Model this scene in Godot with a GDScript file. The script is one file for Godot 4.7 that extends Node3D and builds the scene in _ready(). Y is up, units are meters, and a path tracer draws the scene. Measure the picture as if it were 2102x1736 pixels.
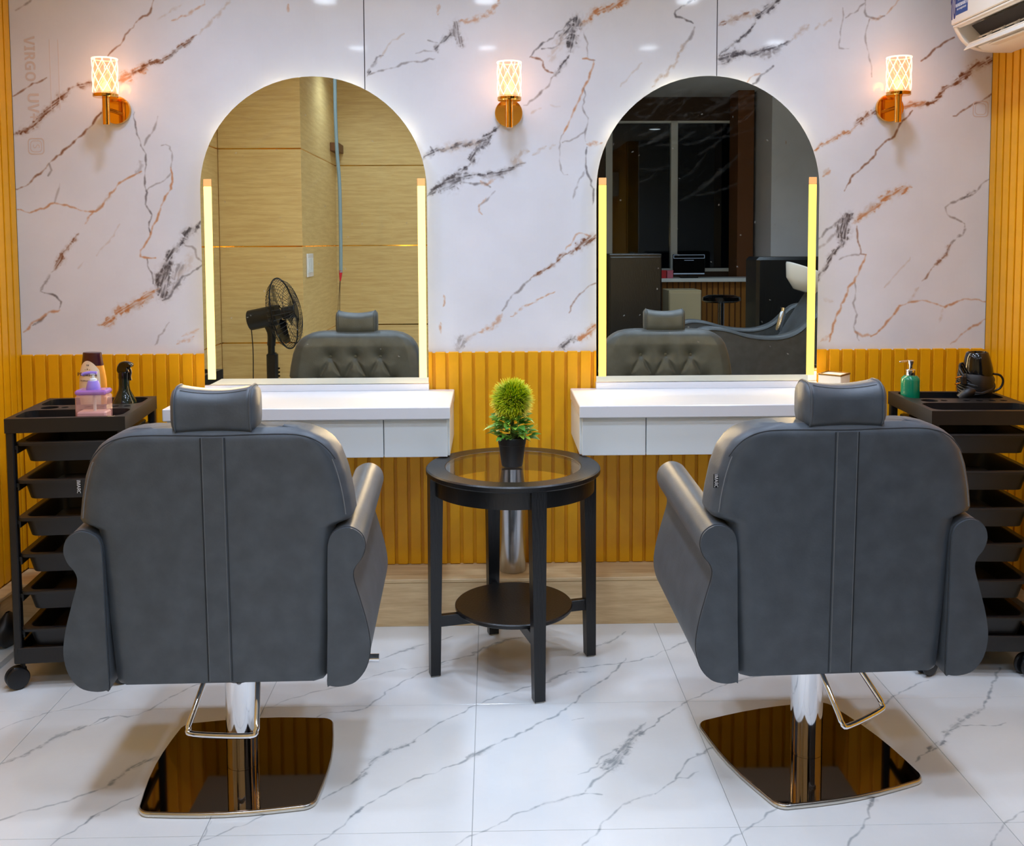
extends Node3D
# A hairdresser's bay at night: two grey styling chairs before two lit arched mirrors on a marble-print wall.
# World: the marble wall is the plane z = 0, the floor y = 0, the camera stands at z = 3.46 looking towards -z.

const CEIL := 2.6
const LEFT := -1.817
const RIGHT := 1.577

var M := {}          # materials
var used := {}       # names of top-level nodes

# ------------------------------------------------------------------ mesh builder
class B:
	var st := SurfaceTool.new()
	var xf := Transform3D.IDENTITY
	var uvf: Variant = null
	func _init() -> void:
		st.begin(Mesh.PRIMITIVE_TRIANGLES)
	func tri(a: Vector3, b: Vector3, c: Vector3, g := -1) -> void:   # counter-clockwise seen from outside
		st.set_smooth_group(g)
		for q in [a, c, b]:
			if uvf != null:
				st.set_uv(uvf.call(q))
			st.add_vertex(xf * q)
	func quad(a: Vector3, b: Vector3, c: Vector3, d: Vector3, g := -1) -> void:
		tri(a, b, c, g)
		tri(a, c, d, g)
	func mesh() -> ArrayMesh:
		st.generate_normals()
		st.index()
		return st.commit()
	# box with chamfered edges
	func box(c: Vector3, s: Vector3, bev := 0.0) -> B:
		var h := s * 0.5
		bev = minf(bev, minf(h.x, minf(h.y, h.z)) * 0.95)
		if bev <= 0.0:
			var v := []
			for k in 8:
				v.append(c + Vector3(h.x if k & 1 else -h.x, h.y if k & 2 else -h.y, h.z if k & 4 else -h.z))
			quad(v[4], v[5], v[7], v[6]); quad(v[1], v[0], v[2], v[3]); quad(v[5], v[1], v[3], v[7])
			quad(v[0], v[4], v[6], v[2]); quad(v[6], v[7], v[3], v[2]); quad(v[0], v[1], v[5], v[4])
			return self
		var i := h - Vector3.ONE * bev
		var f := func(x: float, y: float, z: float, a: int) -> Vector3:   # corner pushed out along axis a
			return c + Vector3(x * (h.x if a == 0 else i.x), y * (h.y if a == 1 else i.y), z * (h.z if a == 2 else i.z))
		for s1 in [-1.0, 1.0]:
			_face([f.call(-s1, -1, s1, 2), f.call(s1, -1, s1, 2), f.call(s1, 1, s1, 2), f.call(-s1, 1, s1, 2)])
			_face([f.call(s1, -1, s1, 0), f.call(s1, -1, -s1, 0), f.call(s1, 1, -s1, 0), f.call(s1, 1, s1, 0)])
			_face([f.call(-1, s1, s1, 1), f.call(1, s1, s1, 1), f.call(1, s1, -s1, 1), f.call(-1, s1, -s1, 1)])
			for s2 in [-1.0, 1.0]:
				_out([f.call(-1, s1, s2, 1), f.call(1, s1, s2, 1), f.call(1, s1, s2, 2), f.call(-1, s1, s2, 2)], Vector3(0, s1, s2))
				_out([f.call(s1, -1, s2, 0), f.call(s1, 1, s2, 0), f.call(s1, 1, s2, 2), f.call(s1, -1, s2, 2)], Vector3(s1, 0, s2))
				_out([f.call(s1, s2, -1, 0), f.call(s1, s2, 1, 0), f.call(s1, s2, 1, 1), f.call(s1, s2, -1, 1)], Vector3(s1, s2, 0))
				for s3 in [-1.0, 1.0]:
					var a: Vector3 = f.call(s1, s2, s3, 0); var b: Vector3 = f.call(s1, s2, s3, 1); var d: Vector3 = f.call(s1, s2, s3, 2)
					if (b - a).cross(d - a).dot(Vector3(s1, s2, s3)) > 0: tri(a, b, d)
					else: tri(a, d, b)
		return self
	func _face(q: Array) -> void:
		quad(q[0], q[1], q[2], q[3])
	func _out(q: Array, n: Vector3) -> void:
		if (q[1] - q[0]).cross(q[2] - q[0]).dot(n) > 0: quad(q[0], q[1], q[2], q[3])
		else: quad(q[3], q[2], q[1], q[0])
	# surface of revolution about y; profile from bottom to top: Vector2(radius, height)
	func lathe(prof: Array, seg := 24, at := Vector3.ZERO) -> B:
		var g := 1
		for k in prof.size() - 1:
			var p: Vector2 = prof[k]; var q: Vector2 = prof[k + 1]
			if k > 0:
				var d0: Vector2 = p - prof[k - 1]
				if absf(d0.angle_to(q - p)) > 0.6:
					g += 1
			for j in seg:
				var a := TAU * j / seg; var b := TAU * (j + 1) / seg
				var ca := Vector3(cos(a), 0, -sin(a)); var cb := Vector3(cos(b), 0, -sin(b))
				var p1 := at + ca * p.x + Vector3.UP * p.y; var p2 := at + cb * p.x + Vector3.UP * p.y
				var q1 := at + ca * q.x + Vector3.UP * q.y; var q2 := at + cb * q.x + Vector3.UP * q.y
				if p.x > 1e-6: tri(p1, p2, q2, g)
				if q.x > 1e-6: tri(p1, q2, q1, g)
		return self
	# round tube along a path
	func tube(path: Array, r: float, seg := 10, closed := false, r_end := -1.0) -> B:
		var n := path.size()
		var rings := []
		var up := Vector3.UP
		for k in n:
			var a: Vector3 = path[(k - 1 + n) % n] if (closed or k > 0) else path[0]
			var b: Vector3 = path[(k + 1) % n] if (closed or k < n - 1) else path[n - 1]
			var t := (b - a).normalized()
			if k == 0:
				up = Vector3.RIGHT if absf(t.y) > 0.9 else Vector3.UP
			var s := t.cross(up).normalized()
			up = s.cross(t).normalized()
			var rr := r if r_end < 0 else lerpf(r, r_end, float(k) / maxf(1.0, n - 1))
			var ring := []
			for j in seg:
				var an := TAU * j / seg
				ring.append(path[k] + (s * cos(an) + up * sin(an)) * rr)
			rings.append(ring)
		for k in (n if closed else n - 1):
			var r0: Array = rings[k]; var r1: Array = rings[(k + 1) % n]
			for j in seg:
				var j2 := (j + 1) % seg
				quad(r0[j2], r0[j], r1[j], r1[j2], 1)
		if not closed:
			for j in range(1, seg - 1):
				tri(rings[0][0], rings[0][j], rings[0][j + 1])
				tri(rings[n - 1][0], rings[n - 1][j + 1], rings[n - 1][j])
		return self
	# polygon in x, y (counter-clockwise) extruded from z0 to z1 with chamfered rims
	func prism(poly: PackedVector2Array, z0: float, z1: float, bev := 0.0) -> B:
		var n := poly.size()
		if Geometry2D.is_polygon_clockwise(poly):
			poly = poly.duplicate(); poly.reverse()
		var inner := poly
		if bev > 0.0:
			inner = PackedVector2Array()
			for k in n:
				var a := (poly[k] - poly[(k - 1 + n) % n]).normalized(); var b := (poly[(k + 1) % n] - poly[k]).normalized()
				var nrm := (Vector2(-a.y, a.x) + Vector2(-b.y, b.x)).normalized()
				inner.append(poly[k] + nrm * bev / maxf(0.5, nrm.dot(Vector2(-a.y, a.x))))
		var idx := Geometry2D.triangulate_polygon(inner)
		if idx.is_empty():                       # the inset folded over itself: leave the rim sharp
			inner = poly
			bev = 0.0
			idx = Geometry2D.triangulate_polygon(poly)
		for k in range(0, idx.size(), 3):
			var a := inner[idx[k]]; var b := inner[idx[k + 1]]; var c := inner[idx[k + 2]]
			if (b - a).cross(c - a) < 0:
				var t := b; b = c; c = t
			tri(Vector3(a.x, a.y, z1), Vector3(b.x, b.y, z1), Vector3(c.x, c.y, z1))
			tri(Vector3(a.x, a.y, z0), Vector3(c.x, c.y, z0), Vector3(b.x, b.y, z0))
		var g := 1
		for k in n:
			var a := poly[k]; var b := poly[(k + 1) % n]; var ia := inner[k]; var ib := inner[(k + 1) % n]
			if absf((a - poly[(k - 1 + n) % n]).angle_to(b - a)) > 0.6:
				g += 1
			quad(Vector3(a.x, a.y, z0 + bev), Vector3(b.x, b.y, z0 + bev), Vector3(b.x, b.y, z1 - bev), Vector3(a.x, a.y, z1 - bev), g)
			if bev > 0.0:
				quad(Vector3(a.x, a.y, z1 - bev), Vector3(b.x, b.y, z1 - bev), Vector3(ib.x, ib.y, z1), Vector3(ia.x, ia.y, z1), g)
				quad(Vector3(ia.x, ia.y, z0), Vector3(ib.x, ib.y, z0), Vector3(b.x, b.y, z0 + bev), Vector3(a.x, a.y, z0 + bev), g)
		return self
	# a sheet of points rows x columns, smooth; outside is on the side of (column direction) x (row direction)
	func grid(rows: Array, g := 1, wrap := false) -> B:
		for i in rows.size() - 1:
			var a: Array = rows[i]; var b: Array = rows[i + 1]
			var n := a.size()
			for j in (n if wrap else n - 1):
				var k := (j + 1) % n
				quad(a[j], a[k], b[k], b[j], g)
		return self

# ------------------------------------------------------------------ scene helpers
func numbered(called: String) -> String:
	var n: int = used.get(called, 0)
	used[called] = n + 1
	return called if n == 0 else "%s_%03d" % [called, n]

func thing(called: String, label: String, category: String, at := Vector3.ZERO, turn := 0.0, group := "") -> Node3D:
	var o := Node3D.new()
	o.name = numbered(called)
	add_child(o)
	o.position = at
	o.rotation.y = turn
	return tag(o, label, category, group)

func tag(o: Node3D, label: String, category: String, group := "") -> Node3D:
	o.set_meta("label", label)
	o.set_meta("category", category)
	if group != "":
		o.set_meta("group", group)
	return o

func obj(called: String, b, mat: Material, parent: Node = null, label := "") -> MeshInstance3D:
	var o := MeshInstance3D.new()
	o.mesh = b.mesh() if b is B else b
	o.material_override = mat
	if parent == null:
		o.name = numbered(called)
		add_child(o)
	else:
		o.name = called
		parent.add_child(o, true)
	if label != "":
		o.set_meta("label", label)
	return o

func struct(called: String, b, mat: Material, label := "") -> MeshInstance3D:
	var o := obj(called, b, mat)
	o.set_meta("kind", "structure")
	if label != "":
		o.set_meta("label", label)
	return o

func copy(o: Node3D, called: String, at: Vector3, turn: float, label: String) -> Node3D:
	var c: Node3D = o.duplicate()
	c.name = numbered(called)
	add_child(c)
	c.position = at
	c.rotation.y = turn
	c.set_meta("label", label)
	return c

func text(s: String, size: float, mat: Material, parent: Node, at: Vector3, rot := Vector3.ZERO, depth := 0.0008, called := "lettering", bold := false) -> MeshInstance3D:
	var t := TextMesh.new()
	var f := SystemFont.new()
	f.font_names = PackedStringArray(["Droid Sans"])
	if bold: f.font_weight = 700
	t.font = f
	t.font_size = 32
	t.pixel_size = size / 32.0
	t.depth = depth
	t.text = s
	var o := MeshInstance3D.new()
	o.mesh = t
	o.material_override = mat
	o.name = called
	parent.add_child(o, true)
	o.position = at
	o.rotation = rot
	return o

func rounded(w: float, h: float, r: float, n := 5, at := Vector2.ZERO) -> PackedVector2Array:
	var out := PackedVector2Array()
	for c in [[1, 1, 0.0], [-1, 1, PI / 2], [-1, -1, PI], [1, -1, PI * 1.5]]:
		for k in n + 1:
			var a: float = c[2] + PI / 2 * k / n
			out.append(at + Vector2(c[0] * (w / 2 - r) + cos(a) * r, c[1] * (h / 2 - r) + sin(a) * r))
	return out

func smooth_path(pts: Array, n := 6) -> Array:          # Catmull-Rom through points
	var out := []
	for k in pts.size() - 1:
		var p0: Vector3 = pts[maxi(k - 1, 0)]; var p3: Vector3 = pts[mini(k + 2, pts.size() - 1)]
		for j in n:
			out.append((pts[k] as Vector3).cubic_interpolate(pts[k + 1], p0, p3, float(j) / n))
	out.append(pts[pts.size() - 1])
	return out

func smooth2(pts: Array, n := 5, closed := true) -> PackedVector2Array:
	var out := PackedVector2Array()
	var m := pts.size()
	for k in (m if closed else m - 1):
		var p0: Vector2 = pts[(k - 1 + m) % m] if closed or k > 0 else pts[0]
		var p3: Vector2 = pts[(k + 2) % m] if closed or k < m - 2 else pts[m - 1]
		for j in n:
			out.append((pts[k] as Vector2).cubic_interpolate(pts[(k + 1) % m], p0, p3, float(j) / n))
	if not closed: out.append(pts[m - 1])
	return out

func mat(called: String, c: Color, rough := 0.5, metal := 0.0, spec := 0.5) -> StandardMaterial3D:
	var m := StandardMaterial3D.new()
	m.resource_name = called
	m.albedo_color = c
	m.roughness = rough
	m.metallic = metal
	m.metallic_specular = spec
	M[called] = m
	return m

func rgb(r: int, g: int, b: int) -> Color:
	return Color8(r, g, b)

func glow(called: String, c: Color, energy: float) -> StandardMaterial3D:
	var m := mat(called, c, 0.4)
	m.emission_enabled = true
	m.emission = c
	m.emission_energy_multiplier = energy
	return m

func noise_tex(freq: float, lo: Color, hi: Color, w := 512, h := 512, sd := 1, oct := 4) -> NoiseTexture2D:
	var n := FastNoiseLite.new()
	n.noise_type = FastNoiseLite.TYPE_SIMPLEX_SMOOTH
	n.frequency = freq
	n.fractal_octaves = oct
	n.seed = sd
	var t := NoiseTexture2D.new()
	t.width = w
	t.height = h
	t.seamless = true
	t.noise = n
	var g := Gradient.new()
	g.set_color(0, lo)
	g.set_color(1, hi)
	t.color_ramp = g
	return t

# ------------------------------------------------------------------ painted stone prints
class Paint:
	var w: int
	var h: int
	var data := PackedByteArray()
	var n1 := FastNoiseLite.new()
	var n2 := FastNoiseLite.new()
	var n3 := FastNoiseLite.new()
	func _init(w_: int, h_: int, base: Color, cloud: float, sd: int) -> void:
		w = w_; h = h_
		n1.seed = sd; n1.frequency = 0.03; n1.fractal_octaves = 3
		n2.seed = sd + 7; n2.frequency = 0.11; n2.fractal_octaves = 3
		n3.seed = sd + 19; n3.frequency = 0.004; n3.fractal_octaves = 4
		data.resize(w * h * 3)
		# soft clouding, worked out on a coarse grid
		var step := 8
		for y in h:
			for x0 in range(0, w, step):
				var v := 1.0 + n3.get_noise_2d(x0, y) * cloud
				var r := clampi(int(base.r8 * v), 0, 255); var g := clampi(int(base.g8 * v), 0, 255); var b := clampi(int(base.b8 * v), 0, 255)
				for x in range(x0, mini(x0 + step, w)):
					var i := (y * w + x) * 3
					data[i] = r; data[i + 1] = g; data[i + 2] = b
	# style t: fine crack, b: smoky band of streaks that follow the vein, s: soft smear
	func stroke(style: String, col: Color, width: float, alpha: float, given: PackedVector2Array, wander := 1.0) -> void:
		# follow the points smoothly, with a natural wander to either side
		var pts := PackedVector2Array()
		for k in given.size() - 1:
			var a := given[k]; var b := given[k + 1]
			var pa := given[maxi(k - 1, 0)]; var pb := given[mini(k + 2, given.size() - 1)]
			var n := clampi(int(a.distance_to(b) / 7.0), 1, 40)
			var side := (b - a).orthogonal().normalized()
			for j in n:
				var q := a.cubic_interpolate(b, pa, pb, float(j) / n)
				pts.append(q + side * (n1.get_noise_2d(q.x * 1.1, q.y * 1.1) * 5.0 + n2.get_noise_2d(q.x * 0.7, q.y * 0.7) * 2.0) * wander)
		pts.append(given[given.size() - 1])
		if style == "b":
			_lay("s", col.lerp(Color(0.75, 0.72, 0.70), 0.45), width * 1.7, alpha * 0.35, pts)
		_lay(style, col, width, alpha, pts)
	func _lay(style: String, col: Color, width: float, alpha: float, pts: PackedVector2Array) -> void:
		var half := maxf(width * 0.5, 1.0)
		var margin := half * (1.9 if style != "t" else 1.0) + 2.5
		var lo := pts[0]; var hi := pts[0]
		for p in pts:
			lo = lo.min(p); hi = hi.max(p)
		var x0 := clampi(int(lo.x - margin), 0, w - 1); var x1 := clampi(int(hi.x + margin) + 1, 0, w)
		var y0 := clampi(int(lo.y - margin), 0, h - 1); var y1 := clampi(int(hi.y + margin) + 1, 0, h)
		var mw := x1 - x0; var mh := y1 - y0
		if mw <= 0 or mh <= 0: return
		var mask := PackedFloat32Array()
		mask.resize(mw * mh)
		var total := 0.0
		for k in pts.size() - 1: total += pts[k].distance_to(pts[k + 1])
		var off := pts[0].x * 3.1 + pts[0].y * 1.7
		var way := (pts[pts.size() - 1] - pts[0]).normalized()
		var run := 0.0
		for k in pts.size() - 1:
			var a := pts[k]; var b := pts[k + 1]; var d := b - a; var len2 := maxf(d.length_squared(), 1e-6); var seg := sqrt(len2)
			var sx0 := maxi(x0, int(minf(a.x, b.x) - margin)); var sx1 := mini(x1, int(maxf(a.x, b.x) + margin) + 1)
			var sy0 := maxi(y0, int(minf(a.y, b.y) - margin)); var sy1 := mini(y1, int(maxf(a.y, b.y) + margin) + 1)
			for y in range(sy0, sy1):
				for x in range(sx0, sx1):
					var p := Vector2(x, y) - a
					var t := clampf(p.dot(d) / len2, 0.0, 1.0)
					var dist := p.distance_to(d * t)
					if dist > margin: continue
					var along := run + t * seg
					var fu := way.x * x + way.y * y      # along and across the vein as a whole
					var fv := way.x * y - way.y * x
					var s := along / total
					var ends := clampf(minf(s, 1.0 - s) * 5.0 + 0.3, 0.3, 1.0)
					var wide := n1.get_noise_2d(along * 1.3 + off, 11.0)
					var v := 0.0
					if style == "t":
						var fade := clampf(0.72 + 0.9 * wide, 0.25, 1.0)
						v = clampf(1.2 - dist / (half * (0.5 + 0.5 * ends) * (0.8 + 0.7 * wide) + 0.45), 0.0, 1.0) * fade
					elif style == "b":
						var rag := n2.get_noise_2d(fu * 0.8, fv * 0.5)
						var wv := half * ends * (1.0 + wide * 0.9 + rag * 0.9)
						var streak := n2.get_noise_2d(fu * 0.22, fv * 1.5) * 0.95 + 0.35 * n1.get_noise_2d(x, y)
						var hard := half * 0.4 + 1.4
						v = clampf((wv - dist) / hard, 0.0, 1.0) * clampf(0.55 + streak * 1.3, 0.10, 1.0)
					else:
						var rag2 := n2.get_noise_2d(fu * 0.6, fv * 0.9)
						var wv2 := half * ends * (1.15 + wide * 0.9 + rag2 * 0.5)
						var f := clampf(1.0 - dist / maxf(wv2, 0.5), 0.0, 1.0)
						v = f * f * (3.0 - 2.0 * f) * clampf(0.7 + rag2 * 1.1, 0.0, 1.0)
					var i := (y - y0) * mw + x - x0
					if v > mask[i]: mask[i] = v
			run += seg
		for y in mh:
			for x in mw:
				var v := mask[y * mw + x] * alpha
				if v <= 0.004: continue
				var i := ((y + y0) * w + x + x0) * 3
				data[i] = int(lerpf(data[i], col.r8, v)); data[i + 1] = int(lerpf(data[i + 1], col.g8, v)); data[i + 2] = int(lerpf(data[i + 2], col.b8, v))
	func image() -> Image:
		return Image.create_from_data(w, h, false, Image.FORMAT_RGB8, data)
	func texture() -> ImageTexture:
		return ImageTexture.create_from_image(image())

# ------------------------------------------------------------------ build
func _ready() -> void:
	make_camera()
	make_environment()
	make_materials()
	make_ceiling_lights()
	make_floor()
	make_walls()
	make_mirrors()
	make_vanities()
	make_chairs()
	make_trolleys()
	make_side_table()
	make_plant()
	make_sconces()
	make_air_conditioner()
	make_left_bottles()
	make_right_items()
	make_small_things()
	make_back_of_room()

func make_camera() -> void:
	# focal length 2024 px and a lens shifted down by 248 px in a frame of 2102 x 1736
	var f := 2024.41
	var yaw := 0.020319
	var pitch := 0.067083
	var roll := -0.00461
	var fw := Vector3(sin(yaw) * cos(pitch), -sin(pitch), -cos(yaw) * cos(pitch))
	var r0 := Vector3(cos(yaw), 0, sin(yaw))
	var u0 := r0.cross(fw)
	var r := r0 * cos(roll) + u0 * sin(roll)
	var u := u0 * cos(roll) - r0 * sin(roll)
	var c := Camera3D.new()
	c.name = "camera"
	c.projection = Camera3D.PROJECTION_FRUSTUM
	c.near = 0.05
	c.far = 60.0
	c.size = 0.05 * 1736.0 / f
	c.frustum_offset = Vector2(0.0, -0.05 * 248.457 / f)
	c.transform = Transform3D(Basis(r, u, -fw), Vector3(-0.1755, 1.32776, 3.45634))
	add_child(c)
	c.current = true

func make_environment() -> void:
	var e := Environment.new()
	e.background_mode = Environment.BG_COLOR
	e.background_color = Color(0.012, 0.016, 0.026)      # night outside the window
	e.tonemap_mode = Environment.TONE_MAPPER_LINEAR
	e.tonemap_exposure = 1.0
	e.sdfgi_enabled = true
	e.ssao_enabled = true
	e.ssil_enabled = true
	var w := WorldEnvironment.new()
	w.name = "environment"
	w.environment = e
	add_child(w)

func make_ceiling_lights() -> void:
	var lens := glow("downlight_lens", rgb(226, 240, 255), 18.0)
	var rim := B.new().lathe([Vector2(0.062, -0.003), Vector2(0.078, -0.007), Vector2(0.086, -0.004), Vector2(0.087, 0.002)], 28).mesh()
	var disc := B.new().lathe([Vector2(0.0, -0.002), Vector2(0.063, -0.002), Vector2(0.063, 0.002)], 28).mesh()
	var spots := []
	for z in [0.66, 1.33, 2.0, 3.33]:
		for x in [-1.07, -0.2, 0.90]:
			spots.append(Vector2(x, z))
	spots.append(Vector2(1.71, 3.15))
	for s in spots:
		var t := thing("ceiling_downlight", "small round white recessed downlight glowing in the ceiling", "ceiling light", Vector3(s.x, CEIL, s.y), 0.0, "round downlights in the ceiling")
		obj("rim", rim, M.white_paint, t)
		obj("lens", disc, lens, t)
		var l := SpotLight3D.new()
		l.name = "downlight_lamp"
		l.light_color = rgb(204, 224, 255)
		l.light_energy = 1.15
		l.light_size = 0.1
		l.spot_angle = 72.0
		l.spot_angle_attenuation = 0.9
		l.spot_range = 9.0
		l.spot_attenuation = 2.0
		l.shadow_enabled = true
		l.position = Vector3(0, -0.012, 0)
		l.rotation.x = -PI / 2
		t.add_child(l)

func make_materials() -> void:
	mat("white_paint", rgb(236, 236, 234), 0.55)
	mat("yellow", rgb(240, 172, 4), 0.42)
	M.yellow.albedo_texture = noise_tex(0.02, Color(0.95, 0.95, 0.95), Color(1, 1, 1), 256, 256, 5)
	M.yellow.uv1_triplanar = true
	M.yellow.uv1_scale = Vector3(2, 2, 2)
	mat("chrome", rgb(232, 234, 238), 0.06, 1.0)
	mat("brushed", rgb(196, 200, 206), 0.3, 1.0)
	M.brushed.roughness_texture = noise_tex(0.03, Color(0.6, 0.6, 0.6), Color(1, 1, 1), 256, 256, 9)
	M.brushed.uv1_triplanar = true
	M.brushed.uv1_scale = Vector3(6, 2, 6)
	mat("brass", rgb(232, 178, 92), 0.1, 1.0)
	mat("gold_strip", rgb(206, 160, 70), 0.12, 1.0)
	mat("base_gloss", rgb(118, 102, 88), 0.04, 1.0)
	mat("steel_edge", rgb(214, 210, 200), 0.25, 1.0)
	mat("black_plastic", rgb(16, 17, 20), 0.42)
	mat("black_gloss", rgb(12, 12, 13), 0.12)
	mat("black_wood", rgb(17, 18, 20), 0.34)
	M.black_wood.heightmap_enabled = true
	M.black_wood.heightmap_scale = 0.04
	M.black_wood.heightmap_texture = noise_tex(0.05, Color.BLACK, Color.WHITE, 256, 256, 23)
	M.black_wood.uv1_triplanar = true
	M.black_wood.uv1_scale = Vector3(9, 1.5, 9)
	mat("white_gloss", rgb(226, 229, 234), 0.16)
	mat("white_satin", rgb(222, 230, 232), 0.3)
	mat("ac_white", rgb(238, 234, 226), 0.32)
	mat("dark_gap", rgb(14, 14, 16), 0.7)
	mat("grout", rgb(158, 160, 158), 0.8)
	var leather := mat("leather", rgb(80, 87, 94), 0.42, 0.0, 0.45)
	leather.albedo_texture = noise_tex(0.012, Color(0.84, 0.84, 0.84), Color(1, 1, 1), 512, 512, 31, 5)
	leather.uv1_triplanar = true
	leather.uv1_scale = Vector3(2.2, 2.2, 2.2)
	leather.heightmap_enabled = true
	leather.heightmap_texture = noise_tex(0.12, Color.BLACK, Color.WHITE, 512, 512, 77, 3)
	leather.heightmap_scale = 0.02
	leather.rim_enabled = true
	leather.rim = 0.25
	mat("thread", rgb(112, 115, 117), 0.7)
	mat("seam", rgb(44, 47, 50), 0.8)
	# pale oak laminate with fine sideways grain
	var wood := mat("laminate", rgb(255, 255, 255), 0.38)
	wood.albedo_texture = grain(rgb(224, 196, 134), rgb(206, 174, 114), 3)
	wood.uv1_triplanar = true
	wood.uv1_scale = Vector3(1.1, 1.1, 1.1)
	var plinth := mat("plinth_laminate", rgb(255, 255, 255), 0.4)
	plinth.albedo_texture = grain(rgb(226, 200, 154), rgb(206, 176, 130), 8)
	plinth.uv1_triplanar = true
	plinth.uv1_scale = Vector3(1.3, 1.3, 1.3)
	mat("dark_brown", rgb(58, 38, 24), 0.5)
	var pane := mat("clear_glass", Color(0.1, 0.1, 0.1, 0.03), 0.02)
	pane.transparency = BaseMaterial3D.TRANSPARENCY_ALPHA

func grain(a: Color, b: Color, sd: int) -> ImageTexture:
	var n := FastNoiseLite.new()
	n.seed = sd
	n.frequency = 0.02
	n.fractal_octaves = 4
	var im := Image.create_empty(512, 512, false, Image.FORMAT_RGB8)
	for y in 512:
		for x in 512:
			var bl := clampf(absf(x - 255.5) / 255.5 * 8.0 - 7.0, 0.0, 1.0) * 0.5     # meet at the tile's edges
			var v := lerpf(n.get_noise_2d(x * 0.22, y * 3.4), n.get_noise_2d((511 - x) * 0.22, y * 3.4), bl) * 0.9 + n.get_noise_2d(x * 0.9 + 900.0, y * 14.0) * 0.5
			im.set_pixel(x, y, a.lerp(b, clampf(0.5 + v, 0.0, 1.0)))
	return ImageTexture.create_from_image(im)

const WALL_INK := [[70, 68, 74], [128, 124, 128], [112, 66, 42], [186, 122, 78], [190, 174, 162]]
const FLOOR_INK := [[104, 112, 118], [138, 146, 150]]

func make_floor() -> void:
	var px := 576.0
	var p := Paint.new(2048, 1024, rgb(228, 230, 229), 0.03, 4)
	for s in FLOOR_VEINS:
		var pts := PackedVector2Array()
		for k in range(0, s[4].size(), 2):
			pts.append(Vector2((s[4][k] + 1.9) * px, s[4][k + 1] * px))
		var c: Array = FLOOR_INK[s[1]]
		p.stroke(s[0], rgb(c[0], c[1], c[2]), maxf(s[2] * px, 2.0), s[3], pts)
	var m := mat("marble_tile", Color.WHITE, 0.11)
	m.albedo_texture = p.texture()
	var f := struct("floor", B.new().box(Vector3(0.5, -0.052, 2.9), Vector3(5.4, 0.1, 6.4)), M.grout, "polished white marble tiles with thin grey veins")
	var x := -0.227 - 0.6 * 4
	while x < 3.1:
		var z := 0.735 - 0.6 * 2
		while z < 5.6:
			var b := B.new()
			b.uvf = func(q: Vector3) -> Vector2: return Vector2((q.x + 1.9) * px / 2048.0, q.z * px / 1024.0)
			b.box(Vector3(x + 0.3, -0.006, z + 0.3), Vector3(0.5986, 0.012, 0.5986), 0.0006)
			obj("tile", b, m, f)
			z += 0.6
		x += 0.6

func slats(parent: Node, n: int, from: Vector3, step: Vector3, height: float, width: float, out: Vector3) -> void:
	# upright battens, each 36 mm wide and 14 mm proud of the groove
	var s := Vector3(absf(step.normalized().x) * width + absf(out.x) * 0.016, height, absf(step.normalized().z) * width + absf(out.z) * 0.016)
	var me := B.new().box(Vector3.ZERO, s, 0.0015).mesh()
	for k in n:
		var o := obj("slat", me, M.yellow, parent)
		o.position = from + step * k + Vector3(0, height / 2, 0) - out * 0.008

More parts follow.
